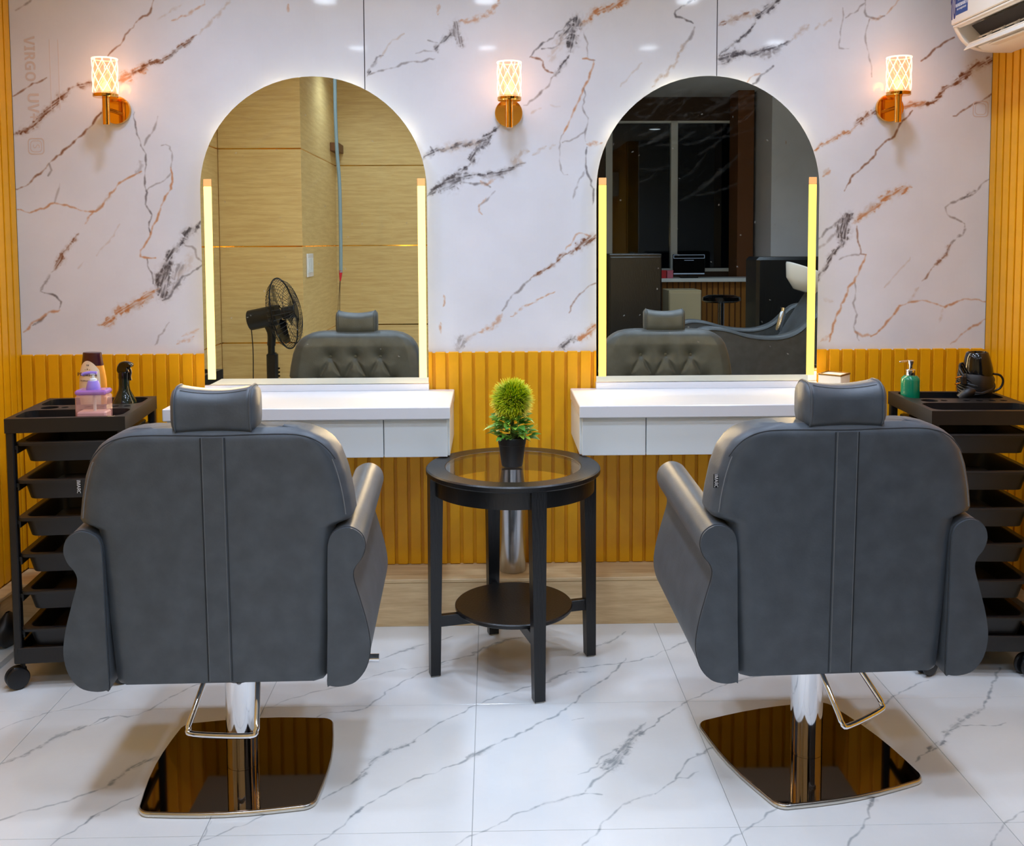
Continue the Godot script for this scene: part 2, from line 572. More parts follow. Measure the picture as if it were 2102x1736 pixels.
func make_walls() -> void:
	# the marble print on the wall sheets
	var px := 600.0
	var p := Paint.new(2036, 1080, rgb(221, 227, 238), 0.035, 11)
	for s in WALL_VEINS:
		var pts := PackedVector2Array()
		for k in range(0, s[4].size(), 2):
			pts.append(Vector2((s[4][k] - LEFT) * px, (2.7 - s[4][k + 1]) * px))
		var c: Array = WALL_INK[s[1]]
		p.stroke(s[0], rgb(c[0], c[1], c[2]), maxf(s[2] * px, 2.0), s[3], pts)
	# a few veins above the picture's edge so that the print goes on
	for v in [[-1.5, 2.5, -1.0, 2.25, 2], [-0.4, 2.66, 0.1, 2.2, 0], [0.3, 2.6, 0.75, 2.25, 3], [0.9, 2.65, 1.5, 2.3, 1]]:
		var pts := PackedVector2Array()
		for k in 7:
			pts.append(Vector2((lerpf(v[0], v[2], k / 6.0) - LEFT) * px, (2.7 - lerpf(v[1], v[3], k / 6.0)) * px + (k % 2) * 14.0))
		var c: Array = WALL_INK[v[4]]
		p.stroke("b", rgb(c[0], c[1], c[2]), 12.0, 0.7, pts)
	var m := mat("marble_sheet", Color.WHITE, 0.05)
	m.albedo_texture = p.texture()

	var wb := struct("wall_back", B.new().box(Vector3((LEFT + RIGHT) / 2, 1.35, -0.07), Vector3(RIGHT - LEFT + 0.3, 2.7, 0.12)), M.dark_gap, "marble-print sheets above yellow battens")
	for e in [[LEFT, -0.6115], [-0.6085, 0.6085], [0.6115, RIGHT]]:
		var b := B.new()
		b.uvf = func(q: Vector3) -> Vector2: return Vector2((q.x - LEFT) * px / 2036.0, (2.7 - q.y) * px / 1080.0)
		b.box(Vector3((e[0] + e[1]) / 2, (0.9 + CEIL) / 2, -0.004), Vector3(e[1] - e[0], CEIL - 0.9, 0.008), 0.0008)
		obj("marble_sheet", b, m, wb)
	# ghost print left on the sheets' edges by the maker's film
	var ghost := mat("ghost_print", rgb(212, 202, 200), 0.2)
	var first: Node = wb.get_child(0)
	text("VIRGO", 0.05, ghost, first, Vector3(-1.752, 1.937, 0.0004), Vector3(0, 0, -PI / 2), 0.0006, "lettering", true)
	text("UV+", 0.054, ghost, first, Vector3(-1.746, 1.776, 0.0004), Vector3(0, 0, -PI / 2), 0.0006, "lettering", true)
	var stamp := B.new()
	for r in [[0.056, 0.0035], [0.040, 0.0025]]:
		var q := rounded(r[0], r[0], 0.012, 4, Vector2(-1.741, 1.642))
		var i := rounded(r[0] - r[1] * 2, r[0] - r[1] * 2, 0.010, 4, Vector2(-1.741, 1.642))
		for k in q.size():
			var k2 := (k + 1) % q.size()
			stamp.quad(Vector3(q[k].x, q[k].y, 0.0006), Vector3(q[k2].x, q[k2].y, 0.0006), Vector3(i[k2].x, i[k2].y, 0.0006), Vector3(i[k].x, i[k].y, 0.0006))
	obj("stamp", stamp, ghost, first)
	text("S", 0.03, ghost, first, Vector3(-1.741, 1.642, 0.0004), Vector3(0, 0, -PI / 2), 0.0006, "lettering")
	var last: Node = wb.get_child(2)
	obj("stamp", stamp.mesh(), ghost, last).position = Vector3(3.28, 0.12, 0)
	for x in [-1.655, -1.684]:
		var fold := B.new().box(Vector3(x, 1.885, 0.0002), Vector3(0.0016, 0.24, 0.0006))
		obj("crease", fold, ghost, first)
	# yellow battens below the marble, and on both side walls
	obj("batten_backing", B.new().box(Vector3((LEFT + RIGHT) / 2, 0.46, -0.001), Vector3(RIGHT - LEFT, 0.915, 0.014)), M.yellow, wb)
	slats(wb, 73, Vector3(LEFT + 0.022, 0.166, 0.018), Vector3(0.04637, 0, 0), 0.756, 0.0355, Vector3.BACK)
	var wl := struct("wall_left", B.new().box(Vector3(LEFT - 0.082, 1.35, 1.3), Vector3(0.14, 2.7, 2.8)), M.yellow, "yellow upright battens, then pale oak panels")
	slats(wl, 34, Vector3(LEFT, 0.166, 0.0185), Vector3(0, 0, 0.0463), CEIL - 0.166, 0.0362, Vector3.RIGHT)
	var wr := struct("wall_right", B.new().box(Vector3(RIGHT + 0.082, 1.35, 0.84), Vector3(0.14, 2.7, 1.88)), M.yellow, "yellow upright battens behind the air conditioner")
	slats(wr, 37, Vector3(RIGHT, 0.166, 0.0185), Vector3(0, 0, 0.0463), CEIL - 0.166, 0.0362, Vector3.LEFT)
	# oak laminate plinth along the back wall and a lower ledge along the left one
	var t1 := struct("trim_1", B.new().box(Vector3((LEFT + RIGHT) / 2, 0.0755, 0.085), Vector3(RIGHT - LEFT, 0.151, 0.166), 0.001), M.plinth_laminate, "pale oak laminate plinth below the yellow battens")
	obj("cap", B.new().box(Vector3((LEFT + RIGHT) / 2, 0.158, 0.0855), Vector3(RIGHT - LEFT, 0.012, 0.171), 0.002), M.plinth_laminate, t1)
	var t2 := struct("trim_2", B.new().box(Vector3(LEFT + 0.022, 0.0755, 0.88), Vector3(0.044, 0.151, 1.42), 0.001), M.plinth_laminate, "pale oak laminate plinth along the left wall")
	obj("cap", B.new().box(Vector3(LEFT + 0.024, 0.158, 0.88), Vector3(0.048, 0.012, 1.42), 0.002), M.plinth_laminate, t2)
	var t3 := struct("trim_3", B.new().box(Vector3(RIGHT - 0.03, 0.0755, 0.95), Vector3(0.06, 0.151, 1.56), 0.001), M.plinth_laminate, "pale oak laminate plinth along the right wall")
	t3.set_meta("label", "pale oak laminate plinth along the right wall")
	struct("ceiling", B.new().box(Vector3(0.55, CEIL + 0.06, 2.85), Vector3(5.4, 0.12, 6.2)), M.white_paint, "plain white ceiling")

# ------------------------------------------------------------------ lit mirrors
func arch(w: float, h: float, inset := 0.0, n := 36) -> PackedVector2Array:
	var r := w / 2 - inset
	var out := PackedVector2Array([Vector2(-r, inset), Vector2(r, inset)])
	for k in n + 1:
		var a := PI * k / n
		out.append(Vector2(cos(a) * r, h - w / 2 + sin(a) * r))
	return out

func make_mirrors() -> void:
	var w := 0.775
	var h := 1.056
	# silvered glass with wiped-on dust streaks near its top
	var mir := mat("mirror_glass", rgb(226, 232, 224), 0.0, 1.0)
	var p := Paint.new(512, 700, Color(1, 1, 1), 0.0, 40)
	var rng := RandomNumberGenerator.new()
	rng.seed = 12
	for k in 90:
		var a := Vector2(rng.randf_range(60, 470), rng.randf_range(10, 330) * rng.randf())
		var d := Vector2(1, rng.randf_range(-0.9, -0.1)).normalized() * rng.randf_range(40, 140)
		var pts := PackedVector2Array()
		for j in 5:
			pts.append(a + d * (j / 4.0) + Vector2(0, sin(j * 0.8) * 9.0))
		p.stroke("s", Color(0.45, 0.45, 0.45), rng.randf_range(3, 11), rng.randf_range(0.01, 0.035), pts, 0.4)
	for k in 40:
		var a := Vector2(rng.randf_range(40, 480), rng.randf_range(5, 640))
		p.stroke("s", Color(0.2, 0.2, 0.2), rng.randf_range(2, 4), 0.35, PackedVector2Array([a, a + Vector2(rng.randf_range(-4, 4), 3)]))
	mir.metallic_texture = p.texture()
	mir.metallic_texture_channel = BaseMaterial3D.TEXTURE_CHANNEL_RED
	var strip_mat := glow("mirror_strip_light", rgb(255, 216, 132), 1.9)
	var amber_mat := glow("mirror_amber_strip_light", rgb(255, 206, 92), 1.7)
	var cap_mat := glow("mirror_strip_end_light", rgb(244, 176, 112), 0.55)
	var back_mat := glow("mirror_backlight", rgb(255, 230, 190), 4.0)
	mat("mirror_box", rgb(208, 206, 200), 0.4)
	for e in [[-0.7845, "left mirror over the left worktop"], [0.574, "right mirror"]]:
		var first: bool = e[0] < 0
		var t := thing("lighted_mirror", "tall arched mirror with two glowing strips, reflecting oak panels and a pedestal fan" if first else "tall arched mirror with two glowing strips, reflecting a dark window and a wash chair", "mirror", Vector3(e[0], 0.816, 0.0), 0.0, "arched mirrors on the marble wall")
		t.rotation.x = -0.0035
		var g := B.new()
		g.uvf = func(q: Vector3) -> Vector2: return Vector2(q.x / w + 0.5, 1.0 - q.y / h)
		g.prism(arch(w, h), 0.040, 0.045, 0.0006)
		obj("mirror_glass", g, mir, t)
		obj("back_box", B.new().prism(arch(w, h, 0.06), 0.004, 0.040), M.mirror_box, t)
		# strip of light hidden behind the rim, washing the wall
		var path := []
		for q in arch(w, h, 0.035, 28):
			if q.y > 0.05: path.append(Vector3(q.x, q.y, 0.022))
		path.push_front(Vector3(w / 2 - 0.035, 0.06, 0.022))
		path.push_back(Vector3(-w / 2 + 0.035, 0.06, 0.022))
		obj("backlight_strip", B.new().tube(path, 0.0035, 6), back_mat, t)
		for k in range(0, path.size(), 6):
			var o := OmniLight3D.new()
			o.name = "backlight_lamp"
			o.light_color = rgb(255, 228, 184)
			o.light_energy = 0.0018
			o.light_size = 0.012
			o.omni_range = 6.0
			o.omni_attenuation = 2.0
			o.shadow_enabled = true
			o.position = (path[k] as Vector3) + Vector3(0, 0, 0.006)
			t.add_child(o, true)
		for s in [-1.0, 1.0]:
			var x: float = s * (w / 2 - 0.0225) + (0.003 if first else -0.001)
			var st := obj("light_strip", B.new().box(Vector3(x, 0.352, 0.0465), Vector3(0.026, 0.664, 0.004), 0.0008), strip_mat if first else amber_mat, t)
			obj("strip_end", B.new().box(Vector3(x, 0.697, 0.0465), Vector3(0.026, 0.024, 0.004), 0.0008), cap_mat, st)
			var a := AreaLight3D.new()
			a.name = "strip_lamp"
			a.area_size = Vector2(0.026, 0.66)
			a.light_color = rgb(255, 222, 164)
			a.light_energy = 0.42
			a.shadow_enabled = true
			a.position = Vector3(x, 0.352, 0.051)
			a.rotation.y = PI
			t.add_child(a, true)

# ------------------------------------------------------------------ worktops and drawers
func make_vanities() -> void:
	for e in [[-1.208, -0.309, -0.52, "left"], [0.098, 1.075, 0.311, "right"]]:
		var cx: float = (e[0] + e[1]) / 2
		var wid: float = e[1] - e[0]
		var mx: float = -0.7845 if e[3] == "left" else 0.574
		var where := "white worktop under the mirror that shows the pedestal fan" if e[3] == "left" else "white worktop under the mirror that shows the dark window"
		var t := thing("worktop", where, "worktop", Vector3(cx, 0.7525, 0.0), 0.0, "white worktops")
		obj("slab", B.new().box(Vector3(0, 0.0195, 0.2025), Vector3(wid, 0.039, 0.365), 0.0025), M.white_gloss, t)
		obj("upstand", B.new().box(Vector3(mx - cx, 0.0505, 0.0335), Vector3(0.775, 0.023, 0.027), 0.001), M.white_gloss, t)
		var d := thing("drawer_unit", "white hanging drawer unit below the left worktop, left of the round table" if e[3] == "left" else "white hanging drawer unit below the right worktop, right of the round table", "drawers", Vector3(cx, 0.630, 0.0), 0.0, "hanging drawer units")
		d.set_meta("label", "white two-drawer unit hung below the worktop of the mirror showing the %s" % ("pedestal fan" if e[3] == "left" else "dark window"))
		obj("body", B.new().box(Vector3(0, 0.0605, 0.185), Vector3(wid - 0.006, 0.121, 0.333), 0.001), M.white_satin, d)
		for k in [[e[0] + 0.010, e[2] - 0.0015], [e[2] + 0.0015, e[1] - 0.010]]:
			obj("drawer", B.new().box(Vector3((k[0] + k[1]) / 2 - cx, 0.0605, 0.361), Vector3(k[1] - k[0], 0.121, 0.018), 0.0012), M.white_satin, d)

# ------------------------------------------------------------------ styling chairs
const BACK_W := [[0.308, 0.236], [0.312, 0.2405], [0.34, 0.2435], [0.5, 0.2545], [0.66, 0.2655], [0.671, 0.268], [0.678, 0.282], [0.686, 0.302], [0.696, 0.3075], [0.74, 0.302], [0.7951, 0.291], [0.8365, 0.276], [0.8613, 0.258], [0.8779, 0.236], [0.8889, 0.212], [0.8962, 0.18], [0.899, 0.15]]
const BUTTONS := [[0.785, [-0.115, 0.0, 0.115]], [0.677, [-0.1725, -0.0575, 0.0575, 0.1725]], [0.569, [-0.115, 0.0, 0.115]]]

func back_half_width(y: float) -> float:
	for k in BACK_W.size() - 1:
		if y <= BACK_W[k + 1][0]:
			return lerpf(BACK_W[k][1], BACK_W[k + 1][1], clampf((y - BACK_W[k][0]) / (BACK_W[k + 1][0] - BACK_W[k][0]), 0.0, 1.0))
	return BACK_W[BACK_W.size() - 1][1]

func front_depth(x: float, y: float, u: float, v: float) -> float:
	# pillowed front with buttoned diamond tufts
	var edge := minf(1.0, (1.0 - absf(u)) * 7.0) * minf(1.0, (1.0 - v) * 9.0)
	var z := -0.110 - 0.022 * sqrt(edge)
	var dent := 0.0
	for r in BUTTONS:
		for bx in r[1]:
			var d := Vector2(x - bx, y - r[0]).length()
			dent = maxf(dent, 0.030 * exp(-d / 0.022))
	for i in 2:
		var r0: Array = BUTTONS[i]; var r1: Array = BUTTONS[i + 1]
		for a in r0[1]:
			for b in r1[1]:
				if absf(a - b) < 0.06:
					var p := Geometry2D.get_closest_point_to_segment(Vector2(x, y), Vector2(a, r0[0]), Vector2(b, r1[0]))
					dent = maxf(dent, 0.014 * exp(-p.distance_to(Vector2(x, y)) / 0.009))
	for bx in [-0.115, 0.0, 0.115]:                       # pleats running up from the top buttons
		if y > 0.785:
			dent = maxf(dent, 0.005 * exp(-absf(x - bx) / 0.008) * clampf(1.0 - (y - 0.785) / 0.07, 0.0, 1.0))
	return z + dent

func make_chairs() -> void:
	var c := build_chair()
	c.position = Vector3(-0.806, 0, 1.06)
	c.rotation.y = deg_to_rad(1.0)
	turn_base(c, 2.0, -6.0, -0.014, 0.012)
	c.set_meta("label", "grey leather styling chair in front of the mirror that shows the pedestal fan")
	var d := copy(c, "styling_chair", Vector3(0.620, 0, 1.055), deg_to_rad(2.6), "grey leather styling chair in front of the mirror that shows the dark window")
	turn_base(d, 12.6, 33.0, -0.028, -0.012)

func turn_base(c: Node3D, base: float, bar: float, back: float, bar_x: float) -> void:
	c.get_node("base_plate").position.z = back
	c.get_node("column").position.z = back * 0.7
	c.get_node("footrest_bar").position.x = bar_x
	c.get_node("base_plate").rotation.y = deg_to_rad(base)
	c.get_node("footrest_bar").rotation.y = deg_to_rad(bar)

func build_chair() -> Node3D:
	var t := thing("styling_chair", "", "chair", Vector3.ZERO, 0.0, "grey styling chairs facing the mirrors")
	var zr := 0.185                                              # rear face of the back
	# backrest: rear sheet, rolled sides, tufted front
	var ys := []
	for k in 101: ys.append(lerpf(0.308, 0.899, k / 100.0))
	for y in [0.671, 0.678, 0.686, 0.696, 0.889, 0.896]: ys.append(y)
	ys.sort()
	var b := B.new()
	var lean := func(y: float) -> float: return (y - 0.31) * 0.035
	var sections := []
	for y in ys:
		var w := back_half_width(y)
		var v := clampf((y - 0.308) / 0.591, 0.0, 1.0)
		var round_top := 0.020 * clampf((y - 0.871) / 0.028, 0.0, 1.0) ** 2
		var ring := []
		for j in 25:                                             # rear, left to right seen from behind
			var u := -1.0 + 2.0 * j / 24.0
			var roll := 0.014 * (1.0 - sqrt(maxf(0.0, 1.0 - maxf(0.0, (absf(u) - 0.93) / 0.07) ** 2)))
			ring.append(Vector3(u * (w - 0.004), y, zr + lean.call(y) - roll - round_top))
		for q in [-0.030, -0.060, -0.090]:
			ring.append(Vector3(w, y, zr + lean.call(y) + q))
		for j in 121:                                            # front
			var u := 1.0 - 2.0 * j / 120.0
			ring.append(Vector3(u * (w - 0.004), y, zr + lean.call(y) + front_depth(u * w, y, u, v) + round_top))
		for q in [-0.090, -0.060, -0.030]:
			ring.append(Vector3(-w, y, zr + lean.call(y) + q))
		sections.append(ring)
	b.grid(sections, 1, true)
	for k in [0, sections.size() - 1]:
		var ring: Array = sections[k]
		var mid := Vector3.ZERO
		for q in ring: mid += q
		mid /= ring.size()
		for j in ring.size():
			if k == 0: b.tri(ring[(j + 1) % ring.size()], ring[j], mid)
			else: b.tri(ring[j], ring[(j + 1) % ring.size()], mid)
	var back := obj("backrest", b, M.leather, t)
	# the panel seam round the rear and the centre strip with its two stitched seams
	var run := smooth_path([Vector3(-0.272, 0.828, 0), Vector3(-0.258, 0.848, 0), Vector3(-0.236, 0.868, 0), Vector3(-0.205, 0.881, 0), Vector3(-0.15, 0.886, 0), Vector3(0, 0.884, 0), Vector3(0.15, 0.886, 0), Vector3(0.205, 0.881, 0), Vector3(0.236, 0.868, 0), Vector3(0.258, 0.848, 0), Vector3(0.272, 0.828, 0)], 8)
	for k in run.size(): run[k].z = zr + lean.call(run[k].y) - 0.020 * clampf((run[k].y - 0.871) / 0.028, 0.0, 1.0) ** 2 - 0.014 * (1.0 - sqrt(maxf(0.0, 1.0 - maxf(0.0, (absf(run[k].x) / back_half_width(run[k].y) - 0.93) / 0.07) ** 2)))
	obj("seam", B.new().tube(run, 0.0014, 5), M.seam, back)
	for s in [-1.0, 1.0]:
		var side := []
		for y in [0.70, 0.74, 0.78, 0.81, 0.828]:
			side.append(Vector3(s * (back_half_width(y) - 0.014), y, zr + lean.call(y) - 0.001))
		obj("seam", B.new().tube(smooth_path(side, 4), 0.0012, 5), M.thread, back)
	var strip := B.new()
	for k in 24:
		var y0 := lerpf(0.312, 0.880, k / 24.0); var y1 := lerpf(0.312, 0.880, (k + 1) / 24.0)
		var z0: float = zr + lean.call(y0); var z1: float = zr + lean.call(y1)
		for q in [[-0.0265, -0.001, -0.0225, 0.003], [-0.0225, 0.003, 0.0225, 0.003], [0.0225, 0.003, 0.0265, -0.001]]:
			strip.quad(Vector3(q[0], y0, z0 + q[1]), Vector3(q[2], y0, z0 + q[3]), Vector3(q[2], y1, z1 + q[3]), Vector3(q[0], y1, z1 + q[1]))
	obj("back_strip", strip, M.leather, t)
	for s in [[-0.0275, "seam"], [0.0275, "seam"], [-0.0232, "thread"], [0.0232, "thread"]]:
		var line := []
		for k in 12:
			var y := lerpf(0.312, 0.880, k / 11.0)
			line.append(Vector3(s[0], y, zr + lean.call(y) + (0.0003 if s[1] == "seam" else 0.003)))
		obj("stitching" if s[1] == "thread" else "seam", B.new().tube(line, 0.0011 if s[1] == "seam" else 0.0007, 5), M[s[1]], back)
	var knob := B.new().lathe([Vector2(0, 0.004), Vector2(0.006, 0.003), Vector2(0.009, 0), Vector2(0.009, -0.003)], 14)
	var km := knob.mesh()
	for r in BUTTONS:
		for bx in r[1]:
			var o := obj("button", km, M.leather, back)
			o.position = Vector3(bx, r[0], zr + lean.call(r[0]) - 0.108)
			o.rotation.x = -PI / 2
	# maker's tag sewn into the left edge
	var tg := obj("tag", B.new().box(Vector3(-0.300, 0.772, zr + 0.012), Vector3(0.012, 0.032, 0.0016), 0.0004), M.black_plastic, t, "small black woven tag")
	mat("tag_white", rgb(225, 225, 225), 0.7)
	text("iMARC", 0.0105, M.tag_white, tg, Vector3(-0.3, 0.772, zr + 0.0132), Vector3(0, 0, -PI / 2), 0.0004)
	# headrest: a hollow-topped roll
	var rows := []
	for i in 21:
		var u := -1.0 + 2.0 * i / 20.0
		var e := sqrt(maxf(0.0, 1.0 - maxf(0.0, (absf(u) - 0.9) / 0.1) ** 2))
		var shrink := 0.82 + 0.18 * e
		var dip := -0.013 * (1.0 - u * u)
		var ring := []
		for q in rounded(0.098, 0.113, 0.038, 6):
			var hy := q.y * shrink + (dip * clampf((q.y + 0.01) / 0.06, 0.0, 1.0))
			ring.append(Vector3(u * 0.093, 0.938 + hy, 0.158 + q.x * shrink - 0.006 * (1.0 - u * u)))
		rows.append(ring)
	var hb := B.new()
	hb.grid(rows, 1, true)
	for k in [0, 20]:
		var mid := Vector3((-0.096 if k == 0 else 0.096), 0.938, 0.158)
		for j in rows[k].size():
			var j2: int = (j + 1) % rows[k].size()
			if k == 0: hb.tri(mid, rows[k][j2], rows[k][j], 1)
			else: hb.tri(mid, rows[k][j], rows[k][j2], 1)
	var head := obj("headrest", hb, M.leather, t)
	for i in [1, 19]:
		var loop: Array = []
		for q in rows[i]: loop.append((q as Vector3) + Vector3(0.0, 0.0, 0.0))
		obj("piping", B.new().tube(loop, 0.0022, 6, true), M.leather, head)
	var top := []
	for i in range(2, 19): top.append(rows[i][4] + Vector3(0, 0.0006, 0.0004))
	obj("stitching", B.new().tube(top, 0.0009, 5), M.thread, head)
	# seat cushion and the pan under it
	obj("seat", B.new().box(Vector3(0, 0.405, -0.095), Vector3(0.485, 0.13, 0.50), 0.03), M.leather, t)
	obj("seat_pan", B.new().box(Vector3(0, 0.318, -0.07), Vector3(0.36, 0.045, 0.40), 0.008), M.black_plastic, t)
	# arms: rolled top, hollow waist, full foot
	var prof := smooth2([Vector2(0.246, 0.318), Vector2(0.252, 0.308), Vector2(0.278, 0.306), Vector2(0.310, 0.316), Vector2(0.334, 0.347), Vector2(0.344, 0.395), Vector2(0.337, 0.45), Vector2(0.321, 0.51), Vector2(0.308, 0.558), Vector2(0.312, 0.582), Vector2(0.328, 0.604), Vector2(0.336, 0.631), Vector2(0.328, 0.658), Vector2(0.302, 0.674), Vector2(0.273, 0.668), Vector2(0.255, 0.646), Vector2(0.251, 0.59), Vector2(0.249, 0.45)], 4)
	for s in [-1.0, 1.0]:
		var poly := PackedVector2Array()
		for q in prof: poly.append(Vector2(q.x * s, q.y))
		var ab := B.new()
		ab.xf = Transform3D(Basis(Vector3.RIGHT, Vector3.UP, Vector3(0, -0.085, 1)), Vector3(0, 0.014, 0))
		ab.prism(poly, -0.265, 0.205, 0.006)
		var arm := obj("armrest", ab, M.leather, t)
		var rim := []
		for q in poly: rim.append(ab.xf * Vector3(q.x * 1.0, q.y, 0.1985))
		obj("piping", B.new().tube(rim, 0.0018, 5, true), M.seam, arm)
	# pump column, base plate, footrest bar, lever
	var col := obj("column", B.new().lathe([Vector2(0.0, 0.0145), Vector2(0.0395, 0.0145), Vector2(0.0395, 0.017), Vector2(0.040, 0.0175), Vector2(0.040, 0.235), Vector2(0.0415, 0.237), Vector2(0.0415, 0.30), Vector2(0, 0.30)], 40), M.chrome, t)
	col.set_meta("label", "chrome pump column")
	var edge := B.new()
	edge.xf = Transform3D(Basis(Vector3.RIGHT, Vector3(0, 0, -1), Vector3.UP), Vector3.ZERO)
	edge.prism(bowed(0.205, 0.21, 0.035), 0.001, 0.012, 0.002)
	var plate := obj("base_plate", edge, M.steel_edge, t, "thin base plate with a polished dark top")
	var topb := B.new()
	topb.xf = edge.xf
	topb.prism(bowed(0.2035, 0.2085, 0.035), 0.0115, 0.0145, 0.0015)
	obj("polished_top", topb, M.base_gloss, plate)
	var bar := [Vector3(-0.055, 0.315, 0.045), Vector3(-0.062, 0.285, 0.085)]
	for q in [Vector3(-0.078, 0.205, 0.150), Vector3(-0.080, 0.186, 0.163), Vector3(-0.064, 0.176, 0.170), Vector3(0.064, 0.176, 0.170), Vector3(0.080, 0.186, 0.163), Vector3(0.078, 0.205, 0.150), Vector3(0.062, 0.285, 0.085), Vector3(0.055, 0.315, 0.045)]: bar.append(q)
	obj("footrest_bar", B.new().tube(smooth_path(bar, 5), 0.0066, 12), M.chrome, t)
	obj("pump_lever", B.new().tube(smooth_path([Vector3(0.05, 0.285, -0.02), Vector3(0.15, 0.27, -0.05), Vector3(0.26, 0.253, -0.06), Vector3(0.325, 0.252, -0.06), Vector3(0.338, 0.252, -0.06)], 4), 0.011, 12), M.chrome, t)
	return t

func bowed(hx: float, hz: float, r: float) -> PackedVector2Array:
	# a square whose sides bow out a little, corners rounded
	var out := PackedVector2Array()
	for c in 4:
		var a0 := PI / 2 * c
		for k in 7:
			var a := a0 + PI / 2 * k / 6.0
			var sx := 1.0 if c == 0 or c == 3 else -1.0
			var sy := 1.0 if c < 2 else -1.0
			out.append(Vector2(sx * (hx - r) + cos(a) * r, sy * (hz - r) + sin(a) * r))
		for k in range(1, 6):
			var f := k / 6.0
			var bow := 0.014 * sin(PI * f)
			match c:
				0: out.append(Vector2(lerpf(hx - r, -(hx - r), f), hz + bow))
				1: out.append(Vector2(-hx - bow, lerpf(hz - r, -(hz - r), f)))
				2: out.append(Vector2(lerpf(-(hx - r), hx - r, f), -hz - bow))
				3: out.append(Vector2(hx + bow, lerpf(-(hz - r), hz - r, f)))
	return out

# ------------------------------------------------------------------ black trolleys
func ring_of(w: float, d: float, r: float, y: float, z := 0.0) -> Array:
	var out := []
	for q in rounded(w, d, r, 4):
		out.append(Vector3(q.x, y, z - q.y))
	return out

func make_trolleys() -> void:
	var t := build_trolley()
	t.position = Vector3(-1.437, 0, 0.404)
	t.rotation.y = deg_to_rad(5.0)
	t.set_meta("label", "black plastic salon trolley of open trays beside the left wall, carrying a shampoo bottle")
	copy(t, "salon_trolley", Vector3(1.302, 0, 0.418), deg_to_rad(-3.0), "black plastic salon trolley of open trays beside the right wall, carrying a hair dryer")

